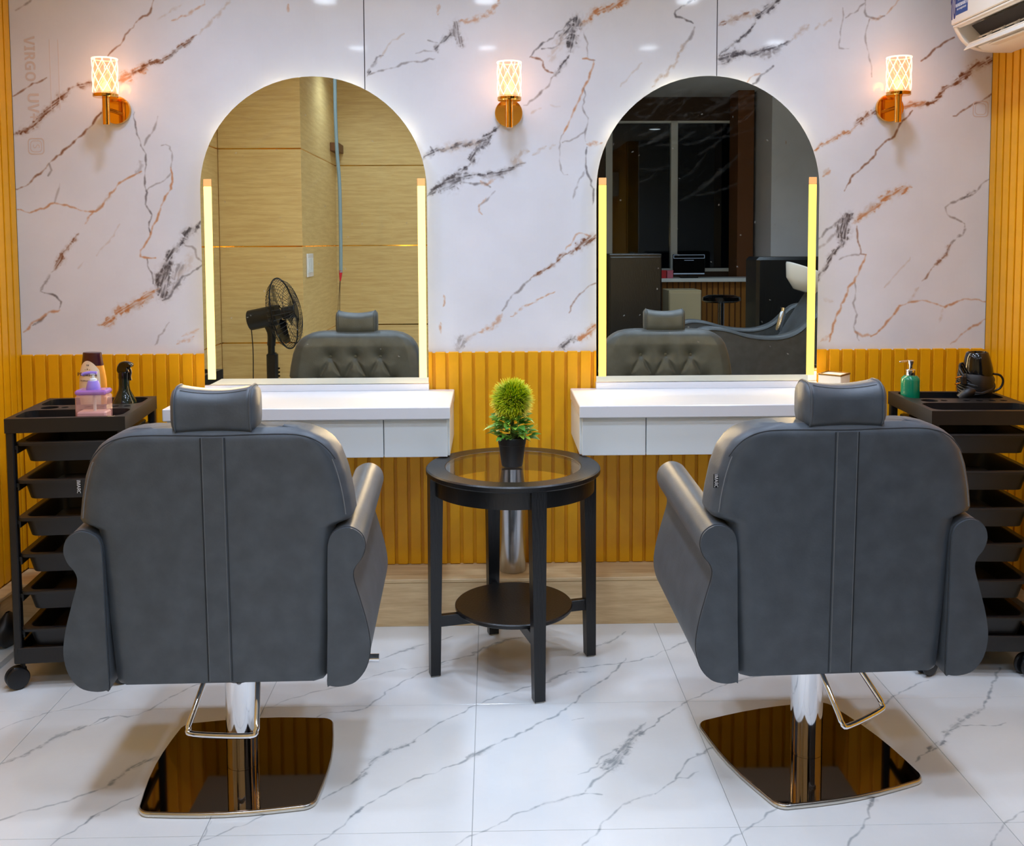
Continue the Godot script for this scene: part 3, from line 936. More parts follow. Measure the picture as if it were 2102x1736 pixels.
func build_trolley() -> Node3D:
	var t := thing("salon_trolley", "", "trolley", Vector3.ZERO, 0.0, "black salon trolleys")
	var m: Material = M.black_plastic
	# moulded top tray with two troughs and round tool holes
	var c := CSGCombiner3D.new()
	c.name = "top_tray"
	var solid := CSGBox3D.new()
	solid.name = "slab"
	solid.size = Vector3(0.338, 0.042, 0.372)
	solid.position = Vector3(0, 0.784, 0)
	solid.material = m
	c.add_child(solid)
	for e in [[0.0, 0.105, 0.306, 0.125], [0.0, -0.105, 0.306, 0.125]]:
		var p := CSGPolygon3D.new()
		p.name = "trough"
		p.operation = CSGShape3D.OPERATION_SUBTRACTION
		p.polygon = rounded(e[2], e[3], 0.03, 5)
		p.depth = 0.06
		p.rotation.x = PI / 2
		p.position = Vector3(e[0], 0.776, e[1])
		p.material = m
		c.add_child(p, true)
	for x in [-0.105, -0.06, 0.01, 0.05, 0.09, 0.125]:
		var h := CSGCylinder3D.new()
		h.name = "hole"
		h.operation = CSGShape3D.OPERATION_SUBTRACTION
		h.radius = 0.026 if x < -0.1 else 0.011
		h.height = 0.06
		h.sides = 20
		h.position = Vector3(x, 0.806, 0.0)
		h.material = m
		c.add_child(h, true)
	t.add_child(c)
	# posts, base frame
	for sx in [-1.0, 1.0]:
		for sz in [-1.0, 1.0]:
			obj("post", B.new().box(Vector3(sx * 0.156, 0.42, sz * 0.172), Vector3(0.022, 0.69, 0.026), 0.003), m, t)
	var base := B.new()
	base.box(Vector3(0, 0.082, 0), Vector3(0.334, 0.012, 0.368), 0.002)
	obj("base_shelf", base, m, t)
	for sx in [-1.0, 1.0]:
		obj("base_rim", B.new().box(Vector3(sx * 0.162, 0.10, 0), Vector3(0.012, 0.048, 0.368), 0.002), m, t)
		obj("base_rim", B.new().box(Vector3(0, 0.10, sx * 0.180), Vector3(0.316, 0.048, 0.012), 0.002), m, t)
	# six sliding trays on side rails
	var tray := B.new()
	var rows := [ring_of(0.02, 0.02, 0.005, -0.058), ring_of(0.226, 0.292, 0.03, -0.058), ring_of(0.248, 0.312, 0.03, -0.003), ring_of(0.252, 0.318, 0.03, 0.0), ring_of(0.286, 0.346, 0.022, 0.0), ring_of(0.288, 0.348, 0.022, -0.003), ring_of(0.286, 0.346, 0.022, -0.010), ring_of(0.258, 0.322, 0.03, -0.010), ring_of(0.236, 0.300, 0.03, -0.061), ring_of(0.02, 0.02, 0.005, -0.061)]
	for k in rows.size() - 1:
		tray.grid([rows[k + 1], rows[k]], 20 + k, true)
	var tm := tray.mesh()
	var rail := B.new().box(Vector3.ZERO, Vector3(0.014, 0.012, 0.35), 0.001).box(Vector3(0.004, -0.010, 0), Vector3(0.006, 0.012, 0.35), 0.001)
	var rm := rail.mesh()
	for k in 6:
		var y := 0.735 - 0.11 * k
		var o := obj("tray", tm, m, t)
		o.position = Vector3(0, y, 0.012 + 0.004 * (k % 3))
		for s in [-1.0, 1.0]:
			var r := obj("rail", rm, m, t)
			r.position = Vector3(s * 0.144, y - 0.018, 0)
	# castors
	for sx in [-1.0, 1.0]:
		for sz in [-1.0, 1.0]:
			var cs := B.new()
			cs.lathe([Vector2(0.007, 0.045), Vector2(0.007, 0.078)], 10)
			cs.box(Vector3(0, 0.047, 0.010), Vector3(0.014, 0.032, 0.040), 0.005)
			var hold := obj("castor", cs, m, t)
			hold.position = Vector3(sx * 0.150, 0, sz * 0.166)
			hold.rotation.y = [-0.85, -1.0, 2.3, -1.2][int(sx + 1) + int((sz + 1) / 2)]
			for q in [-0.013, 0.013]:
				var wh := B.new().lathe([Vector2(0, -0.008), Vector2(0.022, -0.008), Vector2(0.030, -0.006), Vector2(0.0325, 0), Vector2(0.030, 0.006), Vector2(0.022, 0.008), Vector2(0, 0.008)], 28)
				var wo := obj("wheel", wh, m, hold)
				wo.position = Vector3(q, 0.0327, 0.016)
				wo.rotation.z = PI / 2
	return t

# ------------------------------------------------------------------ round side table
func make_side_table() -> void:
	var t := thing("side_table", "round black side table with an inset glass top between the two styling chairs", "table", Vector3(-0.114, -0.009, 0.480), deg_to_rad(15.0))
	var m: Material = M.black_wood
	obj("table_top", B.new().lathe([Vector2(0.2045, 0.617), Vector2(0.262, 0.617), Vector2(0.266, 0.621), Vector2(0.266, 0.632), Vector2(0.262, 0.636), Vector2(0.209, 0.636), Vector2(0.2075, 0.634), Vector2(0.2075, 0.630), Vector2(0.2045, 0.6295), Vector2(0.2045, 0.617)], 96), m, t, "wide black wooden ring")
	obj("apron", B.new().lathe([Vector2(0.232, 0.566), Vector2(0.248, 0.566), Vector2(0.248, 0.618), Vector2(0.232, 0.618), Vector2(0.232, 0.566)], 96), m, t)
	var gl := mat("table_glass", Color(0.06, 0.08, 0.07, 0.03), 0.02)
	gl.transparency = BaseMaterial3D.TRANSPARENCY_ALPHA
	obj("glass_top", B.new().lathe([Vector2(0.0, 0.6300), Vector2(0.207, 0.6300), Vector2(0.207, 0.6355), Vector2(0.0, 0.6355)], 96), gl, t, "clear glass disc")
	for k in 4:
		var a := PI / 2 * k
		var leg := B.new()
		var r := 0.249
		leg.xf = Transform3D(Basis(Vector3.UP, a), Vector3.ZERO)
		# tapered square leg, outer face upright
		var hw := 0.0225; var hb := 0.016
		var top := [Vector3(-hw, 0.618, r - 0.026), Vector3(hw, 0.618, r - 0.026), Vector3(hw, 0.618, r + 0.014), Vector3(-hw, 0.618, r + 0.014)]
		var bot := [Vector3(-hb, 0.013, r - 0.014), Vector3(hb, 0.013, r - 0.014), Vector3(hb, 0.013, r + 0.016), Vector3(-hb, 0.013, r + 0.016)]
		for j in 4:
			leg.quad(bot[(j + 1) % 4], bot[j], top[j], top[(j + 1) % 4])
		leg.quad(top[3], top[2], top[1], top[0])
		leg.quad(bot[0], bot[1], bot[2], bot[3])
		var lo := obj("leg", leg, m, t)
		var pad := B.new()
		pad.xf = leg.xf
		pad.box(Vector3(0, 0.0112, r + 0.001), Vector3(0.024, 0.004, 0.024))
		obj("foot_pad", pad, M.white_satin, lo)
	for k in 2:
		var sb := B.new()
		sb.xf = Transform3D(Basis(Vector3.UP, PI / 2 * k), Vector3.ZERO)
		sb.box(Vector3(0, 0.176 + 0.001 * k, 0), Vector3(0.02, 0.034, 0.48), 0.001)
		obj("stretcher", sb, m, t)
	obj("shelf", B.new().lathe([Vector2(0, 0.193), Vector2(0.178, 0.193), Vector2(0.181, 0.196), Vector2(0.181, 0.204), Vector2(0.178, 0.207), Vector2(0, 0.207)], 80), m, t)

# ------------------------------------------------------------------ potted plant
func make_plant() -> void:
	var t := thing("potted_plant", "small artificial plant with a spiky yellow-green ball in a black pot on the round table", "plant", Vector3(-0.117, 0.6268, 0.482))
	var pot_m := mat("pot_black", rgb(20, 21, 23), 0.45)
	obj("pot", B.new().lathe([Vector2(0, 0.0), Vector2(0.030, 0.0), Vector2(0.032, 0.002), Vector2(0.0405, 0.066), Vector2(0.0415, 0.067), Vector2(0.0435, 0.084), Vector2(0.0445, 0.088), Vector2(0.0435, 0.090), Vector2(0.0405, 0.089), Vector2(0.038, 0.076), Vector2(0, 0.076)], 40), pot_m, t, "tapered black plastic pot")
	var stem_m := mat("plant_stem", rgb(70, 92, 34), 0.6)
	obj("stem", B.new().tube([Vector3(0, 0.07, 0), Vector3(0.001, 0.12, 0), Vector3(0.001, 0.20, 0)], 0.006, 8), stem_m, t)
	var rng := RandomNumberGenerator.new()
	rng.seed = 77
	# tufts of needles that make up the ball
	var needle := B.new()
	needle.st.set_color(Color.WHITE)
	var c0 := Vector3(0.001, 0.203, 0)
	var dark := Color(0.20, 0.40, 0.015); var mid := Color(0.26, 0.46, 0.012); var tip := Color(0.70, 0.68, 0.01)
	var heads := []
	for k in 60:
		var yy := 1.0 - 2.0 * (k + 0.5) / 60.0
		var an := k * 2.39996
		heads.append(Vector3(cos(an) * sqrt(1 - yy * yy), yy, sin(an) * sqrt(1 - yy * yy)))
	for hd in heads:
		var at: Vector3 = c0 + hd * 0.030
		for j in 52:
			var d: Vector3 = (hd + Vector3(rng.randfn(), rng.randfn(), rng.randfn()) * 0.60).normalized()
			if d.dot(hd) < 0.15: continue
			var l := rng.randf_range(0.028, 0.044)
			var s := d.cross(Vector3(0.3, 0.9, 0.2)).normalized() * 0.0016
			var e := at + d * l
			var b1 := at + d * l * 0.55
			for q in [[at, b1, dark, mid], [b1, e, mid, tip]]:
				var n := s.cross(d).normalized() * 0.0007
				var w1 := 0.8 if q[0] == at else 1.0
				var w2 := 1.0 if q[0] == at else 0.35
				var quad_pts := [[q[0] - s * w1, q[2]], [q[0] + s * w1, q[2]], [q[1] + s * w2, q[3]], [q[1] - s * w2, q[3]]]
				for f in [[0, 1, 2], [0, 2, 3]]:
					for v in f:
						needle.st.set_smooth_group(-1)
						needle.st.set_color(quad_pts[v][1])
						needle.st.add_vertex(quad_pts[v][0] + n)
	var nm := mat("needles", Color.WHITE, 0.5)
	nm.vertex_color_use_as_albedo = true
	nm.backlight_enabled = true
	nm.backlight = Color(0.4, 0.45, 0.1)
	var no := obj("needle_ball", needle, nm, t, "ball of stiff yellow-green needles")
	no.set_meta("kind", "stuff")
	# leaf shape: pointed oval, folded along the midrib
	var leaf := B.new()
	var ribs := []
	for k in 7:
		var f := k / 6.0
		var wv := 0.0085 * sin(PI * pow(f, 0.75))
		var bend := -0.006 * f * f
		ribs.append([Vector3(-wv, bend + wv * 0.35, -f * 0.030), Vector3(0, bend, -f * 0.030), Vector3(wv, bend + wv * 0.35, -f * 0.030)])
	leaf.grid(ribs)
	var lm := leaf.mesh()
	var greens := []
	for c in [rgb(96, 158, 62), rgb(126, 184, 92), rgb(74, 132, 44), rgb(150, 196, 70)]:
		var g := mat("leaf_%d" % greens.size(), c, 0.4)
		g.backlight_enabled = true
		g.backlight = Color(0.3, 0.4, 0.15)
		greens.append(g)
	for k in 170:
		var an := rng.randf() * TAU
		var up := rng.randf()
		var r := rng.randf_range(0.020, 0.068) * (1.0 - 0.35 * up)
		var o := obj("leaf", lm, greens[rng.randi() % 4], t)
		o.position = Vector3(cos(an) * r, 0.086 + up * 0.070, sin(an) * r * 0.9)
		var dir := Vector3(cos(an), rng.randf_range(-0.25, 0.75), sin(an)).normalized()
		o.basis = Basis.looking_at(dir, Vector3(rng.randf_range(-0.4, 0.4), 1, rng.randf_range(-0.4, 0.4)).normalized()) * Basis.from_scale(Vector3.ONE * rng.randf_range(0.75, 1.25))
	# feathery sprigs at the sides
	for k in 9:
		var an: float = [0.2, -0.25, 0.55, PI - 0.15, PI + 0.3, PI - 0.5, 1.3, 2.0, -1.2][k]
		var dir := Vector3(cos(an), 0.35, sin(an) * 0.8).normalized()
		var sp := B.new()
		var a := Vector3(cos(an) * 0.02, 0.088, sin(an) * 0.02)
		for j in 15:
			var f := j / 14.0
			var p := a + dir * 0.062 * f + Vector3(0, 0.014 * f * f, 0)
			for s in [-1.0, 1.0]:
				var sd: Vector3 = (dir.cross(Vector3.UP).normalized() * s + dir * 0.5 + Vector3(0, 0.25, 0)).normalized()
				var l := 0.016 * (1.0 - 0.6 * f)
				var wv := dir * 0.0011
				sp.tri(p - wv, p + wv, p + sd * l)
		var so := obj("sprig", sp, greens[3 if k < 6 else 2], t)
		so.set_meta("kind", "stuff")

# ------------------------------------------------------------------ wall sconces
func make_sconces() -> void:
	var shade := mat("sconce_glass_light", Color(0.72, 0.48, 0.28, 0.20), 0.08)
	shade.transparency = BaseMaterial3D.TRANSPARENCY_ALPHA
	shade.emission_enabled = true
	shade.emission = rgb(255, 186, 112)
	shade.emission_energy_multiplier = 0.6
	var cut := glow("sconce_cut_light", rgb(255, 238, 206), 1.1)
	var led := glow("sconce_bulb_light", rgb(255, 214, 150), 1.8)
	var ridge := B.new()
	var h := 0.112
	var r := 0.0405
	for k in 9:
		for s in [-1.0, 1.0]:
			var path := []
			for j in 13:
				var a: float = TAU * k / 9.0 + s * j / 12.0 * 1.5
				path.append(Vector3(cos(a) * r, 0.004 + h * j / 12.0, sin(a) * r))
			ridge.tube(path, 0.0013, 5)
	var ring := []
	for j in 40: ring.append(Vector3(cos(TAU * j / 40.0) * (r - 0.0004), h + 0.003, sin(TAU * j / 40.0) * (r - 0.0004)))
	ridge.tube(ring, 0.0026, 6, true)
	var rm := ridge.mesh()
	var labels := ["brass wall lamp with a cut-glass shade beside the faint printed letters", "brass wall lamp with a cut-glass shade between the two arched mirrors", "brass wall lamp with a cut-glass shade below the air conditioner"]
	var k := 0
	for q in [[-1.459, 1.763, -0.005], [-0.114, 1.75, 0.001], [1.214, 1.765, -0.003]]:
		var t := thing("wall_sconce", labels[k], "wall lamp", Vector3(q[0], q[1], 0.0), 0.0, "brass wall lamps on the marble")
		k += 1
		var pb := B.new()
		pb.xf = Transform3D(Basis(Vector3.RIGHT, PI / 2), Vector3.ZERO)
		pb.lathe([Vector2(0, 0.0), Vector2(0.047, 0.0), Vector2(0.048, 0.004), Vector2(0.048, 0.014), Vector2(0.0465, 0.017), Vector2(0.0, 0.017)], 56)
		obj("back_plate", pb, M.brass, t)
		var ox: float = q[2]
		obj("arm", B.new().tube([Vector3(ox * 0.3, -0.006, 0.014), Vector3(ox, -0.006, 0.088)], 0.007, 14), M.brass, t)
		obj("stem", B.new().lathe([Vector2(0, -0.058), Vector2(0.0112, -0.058), Vector2(0.0116, -0.056), Vector2(0.0116, 0.033), Vector2(0, 0.033)], 28, Vector3(ox, 0, 0.09)), M.brass, t)
		obj("cup", B.new().lathe([Vector2(0.0, 0.032), Vector2(0.0385, 0.032), Vector2(0.0405, 0.034), Vector2(0.0405, 0.043), Vector2(0.0385, 0.044), Vector2(0.0, 0.044)], 48, Vector3(ox, 0, 0.09)), M.brass, t)
		var g := obj("glass_shade", B.new().lathe([Vector2(0.0385, 0.044), Vector2(0.0385, 0.158), Vector2(0.0375, 0.160), Vector2(0.034, 0.160), Vector2(0.033, 0.158), Vector2(0.033, 0.050), Vector2(0, 0.050)], 48, Vector3(ox, 0, 0.09)), shade, t, "clear shade cut in diamonds")
		var rd := obj("cut_pattern", rm, cut, g)
		rd.position = Vector3(ox, 0.044, 0.09)
		obj("bulb", B.new().lathe([Vector2(0, 0.052), Vector2(0.013, 0.052), Vector2(0.014, 0.056), Vector2(0.012, 0.075), Vector2(0.006, 0.083), Vector2(0, 0.084)], 20, Vector3(ox, 0, 0.09)), led, t)
		var l := OmniLight3D.new()
		l.name = "sconce_lamp"
		l.light_color = rgb(255, 166, 84)
		l.light_energy = 0.011
		l.light_size = 0.02
		l.omni_range = 8.0
		l.omni_attenuation = 2.0
		l.shadow_enabled = true
		l.position = Vector3(ox, 0.085, 0.09)
		t.add_child(l)

# ------------------------------------------------------------------ air conditioner on the right wall
func make_air_conditioner() -> void:
	var t := thing("air_conditioner", "white split air conditioner with its flap open, high on the right wall", "air conditioner", Vector3(RIGHT - 0.1, 1.93, 0.12))
	var o := Vector3(RIGHT - 0.1, 1.93, 0.12)
	var m: Material = M.ac_white
	var L := 0.85
	var full := smooth2([Vector2(0.10, 0.33), Vector2(-0.07, 0.33), Vector2(-0.096, 0.31), Vector2(-0.099, 0.20), Vector2(-0.098, 0.085)], 3, false)
	for q in smooth2([Vector2(-0.092, 0.072), Vector2(-0.070, 0.040), Vector2(-0.040, 0.018), Vector2(-0.005, 0.008), Vector2(0.04, 0.004), Vector2(0.10, 0.004)], 4, false): full.append(q)
	for e in [[0.0, 0.022], [L - 0.022, L]]:
		obj("end_cap", B.new().prism(full, e[0], e[1], 0.003), m, t)
	var cutp := PackedVector2Array([Vector2(0.10, 0.33), Vector2(-0.07, 0.33), Vector2(-0.096, 0.31), Vector2(-0.099, 0.20), Vector2(-0.098, 0.088), Vector2(-0.086, 0.082), Vector2(-0.02, 0.105), Vector2(0.0, 0.07), Vector2(-0.024, 0.020), Vector2(-0.005, 0.009), Vector2(0.04, 0.005), Vector2(0.10, 0.005)])
	obj("body", B.new().prism(cutp, 0.022, L - 0.022), m, t)
	obj("front_panel", B.new().box(Vector3(-0.1025, 0.208, L / 2), Vector3(0.009, 0.228, L - 0.006), 0.003), m, t)
	obj("panel_lip", B.new().box(Vector3(-0.096, 0.089, L / 2), Vector3(0.012, 0.008, L - 0.01), 0.002), m, t)
	obj("outlet", B.new().prism(PackedVector2Array([Vector2(-0.060, 0.084), Vector2(-0.022, 0.101), Vector2(-0.004, 0.07), Vector2(-0.018, 0.042)]), 0.05, L - 0.05), M.dark_gap, t, "dark air outlet")
	# open flap with slots, and inner vanes
	var dir := Vector3(-0.036, -0.043, 0).normalized()
	var nrm := Vector3(0.043, -0.036, 0).normalized()
	var flap := B.new()
	flap.xf = Transform3D(Basis(dir, nrm, dir.cross(nrm)), Vector3(-0.046, 0.035, 0))
	flap.box(Vector3(0.020, 0, L / 2), Vector3(0.026, 0.0035, L - 0.03), 0.001)
	flap.box(Vector3(-0.024, 0.004, L / 2), Vector3(0.008, 0.004, L - 0.06), 0.001)
	flap.box(Vector3(0.010, 0, L / 2), Vector3(0.004, 0.012, L - 0.06), 0.001)
	for k in 10:
		flap.box(Vector3(-0.006, 0.002, 0.04 + 0.085 * k), Vector3(0.034, 0.006, 0.012 if k % 2 else 0.004), 0.001)
	obj("flap", flap, m, t)
	obj("drain_lip", B.new().box(Vector3(-0.008, 0.012, L / 2 + 0.04), Vector3(0.05, 0.006, L - 0.14), 0.002), m, t)
	obj("screw", B.new().lathe([Vector2(0, 0), Vector2(0.004, 0), Vector2(0, 0.001)], 12, Vector3(-0.050, 0.072, 0.0)), M.dark_gap, t)
	# warranty sticker
	var blue := mat("sticker_blue", rgb(38, 74, 148), 0.4)
	var ink := mat("sticker_navy", rgb(60, 58, 128), 0.4)
	var white := mat("sticker_white", rgb(235, 238, 244), 0.5)
	var st := obj("sticker", B.new().box(Vector3(-0.1074, 0.158, 0.078), Vector3(0.0012, 0.078, 0.080), 0.0003), blue, t, "blue warranty sticker")
	text("10", 0.115, ink, st, Vector3(-0.1078, 0.150, 0.018), Vector3(0, -PI / 2, 0), 0.001, "lettering", true).scale = Vector3(0.30, 1, 1)
	text("WARRANTY", 0.0155, white, st, Vector3(-0.1084, 0.150, 0.078), Vector3(0, -PI / 2, 0), 0.0006, "lettering", true)
	text("YEARS", 0.020, white, st, Vector3(-0.1084, 0.170, 0.078), Vector3(0, -PI / 2, 0), 0.0006)
	text("on compressor", 0.0095, white, st, Vector3(-0.1084, 0.137, 0.078), Vector3(0, -PI / 2, 0), 0.0006)

# ------------------------------------------------------------------ things on the left trolley
func make_left_bottles() -> void:
	# shampoo
	var t := thing("shampoo_bottle", "cream and orange shampoo bottle with a dark plum cap on the left trolley", "bottle", Vector3(-1.452, 0.7765, 0.300), deg_to_rad(-14.0))
	var orange := mat("shampoo_orange", rgb(238, 158, 60), 0.3)
	var cream := mat("shampoo_label", rgb(236, 218, 190), 0.45)
	var plum := mat("shampoo_plum", rgb(62, 22, 34), 0.25)
	var ink := mat("shampoo_ink", rgb(70, 40, 38), 0.5)
	var prof := [Vector2(0, 0), Vector2(0.038, 0), Vector2(0.042, 0.004), Vector2(0.0455, 0.04), Vector2(0.0465, 0.075), Vector2(0.0455, 0.100), Vector2(0.0420, 0.125), Vector2(0.0375, 0.145), Vector2(0.0345, 0.162)]
	var body := B.new()
	body.xf = Transform3D(Basis.from_scale(Vector3(1, 1, 0.58)), Vector3.ZERO)
	body.lathe(prof.slice(0, 8), 40)
	obj("body", body, orange, t)
	var sh := B.new()
	sh.xf = body.xf
	sh.lathe([Vector2(0.0375, 0.145), Vector2(0.0345, 0.162), Vector2(0.0325, 0.176), Vector2(0.0320, 0.183), Vector2(0.0305, 0.186), Vector2(0, 0.186)], 40)
	var cap := obj("cap", sh, plum, t)
	obj("thumb_notch", B.new().box(Vector3(0, 0.180, 0.0165), Vector3(0.016, 0.004, 0.002), 0.001), ink, cap)
	var lb := B.new()
	lb.xf = body.xf
	var rad := func(y: float) -> float:
		for k in prof.size() - 1:
			if y <= prof[k + 1].y: return lerpf(prof[k].x, prof[k + 1].x, (y - prof[k].y) / maxf(prof[k + 1].y - prof[k].y, 1e-5))
		return prof[prof.size() - 1].x
	var rows := []
	for i in 13:
		var row := []
		for j in 25:
			var a := lerpf(-1.15, 0.95, j / 24.0)
			var y := lerpf(0.012, 0.161 - 0.030 * pow(absf(a + 0.1) / 1.05, 2.0), i / 12.0)
			var rr: float = rad.call(y) + 0.0007
			row.append(Vector3(sin(a) * rr, y, cos(a) * rr))
		rows.append(row)
	lb.grid(rows)
	var lab := obj("label", lb, cream, t, "cream front label")
	text("PREMIUM", 0.0150, ink, lab, Vector3(-0.002, 0.118, 0.0262), Vector3.ZERO, 0.0006, "lettering", true)
	text("FRUITS & FLOWERS", 0.0058, ink, lab, Vector3(-0.002, 0.098, 0.0274), Vector3.ZERO, 0.0005)
	text("THE", 0.0062, ink, lab, Vector3(-0.002, 0.147, 0.0226), Vector3(-0.12, 0, 0), 0.0005)
	text("~ * ~", 0.0095, ink, lab, Vector3(-0.002, 0.133, 0.0242), Vector3(-0.06, 0, 0), 0.0005)
	# square pump bottle
	var p := thing("soap_pump_bottle", "square clear pink soap bottle with a lilac pump on the left trolley", "bottle", Vector3(-1.368, 0.7765, 0.508), deg_to_rad(2.0))
	var clear := mat("pink_clear", Color(0.93, 0.72, 0.74, 0.28), 0.06)
	clear.transparency = BaseMaterial3D.TRANSPARENCY_ALPHA
	var lilac_clear := mat("lilac_clear", Color(0.66, 0.45, 0.82, 0.62), 0.1)
	lilac_clear.transparency = BaseMaterial3D.TRANSPARENCY_ALPHA
	var lilac := mat("lilac", rgb(150, 130, 222), 0.3)
	var milk := mat("pink_soap", rgb(232, 190, 186), 0.35)
	obj("body", B.new().box(Vector3(0, 0.042, 0), Vector3(0.091, 0.084, 0.058), 0.005), clear, p)
	obj("soap", B.new().box(Vector3(0, 0.019, 0), Vector3(0.084, 0.032, 0.052), 0.004), milk, p)
	obj("shoulder", B.new().box(Vector3(0, 0.0925, 0), Vector3(0.092, 0.015, 0.059), 0.005), lilac_clear, p)
	obj("dip_tube", B.new().tube([Vector3(0.003, 0.012, 0), Vector3(0.002, 0.10, 0)], 0.0045, 10), M.white_satin, p)
	var pump := obj("pump", B.new().lathe([Vector2(0.020, 0.100), Vector2(0.0205, 0.104), Vector2(0.017, 0.118), Vector2(0.0145, 0.125), Vector2(0.0, 0.125)], 28), lilac, p)
	obj("pump_neck", B.new().lathe([Vector2(0.011, 0.125), Vector2(0.0105, 0.131), Vector2(0.005, 0.133), Vector2(0.0045, 0.141), Vector2(0.009, 0.146), Vector2(0, 0.147)], 20), M.white_satin, pump)
	obj("spout", B.new().tube(smooth_path([Vector3(0.012, 0.148, 0), Vector3(-0.008, 0.149, 0), Vector3(-0.026, 0.146, 0), Vector3(-0.031, 0.142, 0)], 4), 0.0048, 10), lilac, pump)
	# spray bottle
	var s := thing("spray_bottle", "dark green glossy spray bottle with a trigger head on the left trolley", "bottle", Vector3(-1.352, 0.7765, 0.306), deg_to_rad(-6.0))
	var dark := mat("spray_green", rgb(16, 28, 22), 0.08)
	obj("body", B.new().lathe([Vector2(0, 0), Vector2(0.034, 0), Vector2(0.038, 0.004), Vector2(0.039, 0.014), Vector2(0.036, 0.030), Vector2(0.027, 0.048), Vector2(0.0185, 0.066), Vector2(0.0165, 0.080), Vector2(0.0165, 0.104), Vector2(0, 0.104)], 40), dark, s)
	obj("collar", B.new().lathe([Vector2(0.0175, 0.103), Vector2(0.0175, 0.122), Vector2(0.015, 0.124), Vector2(0, 0.124)], 24), M.black_gloss, s)
	var hd := B.new().prism(smooth2([Vector2(-0.017, 0.122), Vector2(0.012, 0.122), Vector2(0.016, 0.136), Vector2(0.028, 0.140), Vector2(0.029, 0.150), Vector2(0.010, 0.157), Vector2(-0.008, 0.154), Vector2(-0.018, 0.140)], 3), -0.010, 0.010, 0.003)
	var ho := obj("spray_head", hd, M.black_gloss, s)
	obj("trigger", B.new().tube(smooth_path([Vector3(0.018, 0.138, 0), Vector3(0.023, 0.124, 0), Vector3(0.020, 0.108, 0), Vector3(0.023, 0.096, 0)], 4), 0.0042, 8), M.black_gloss, ho)

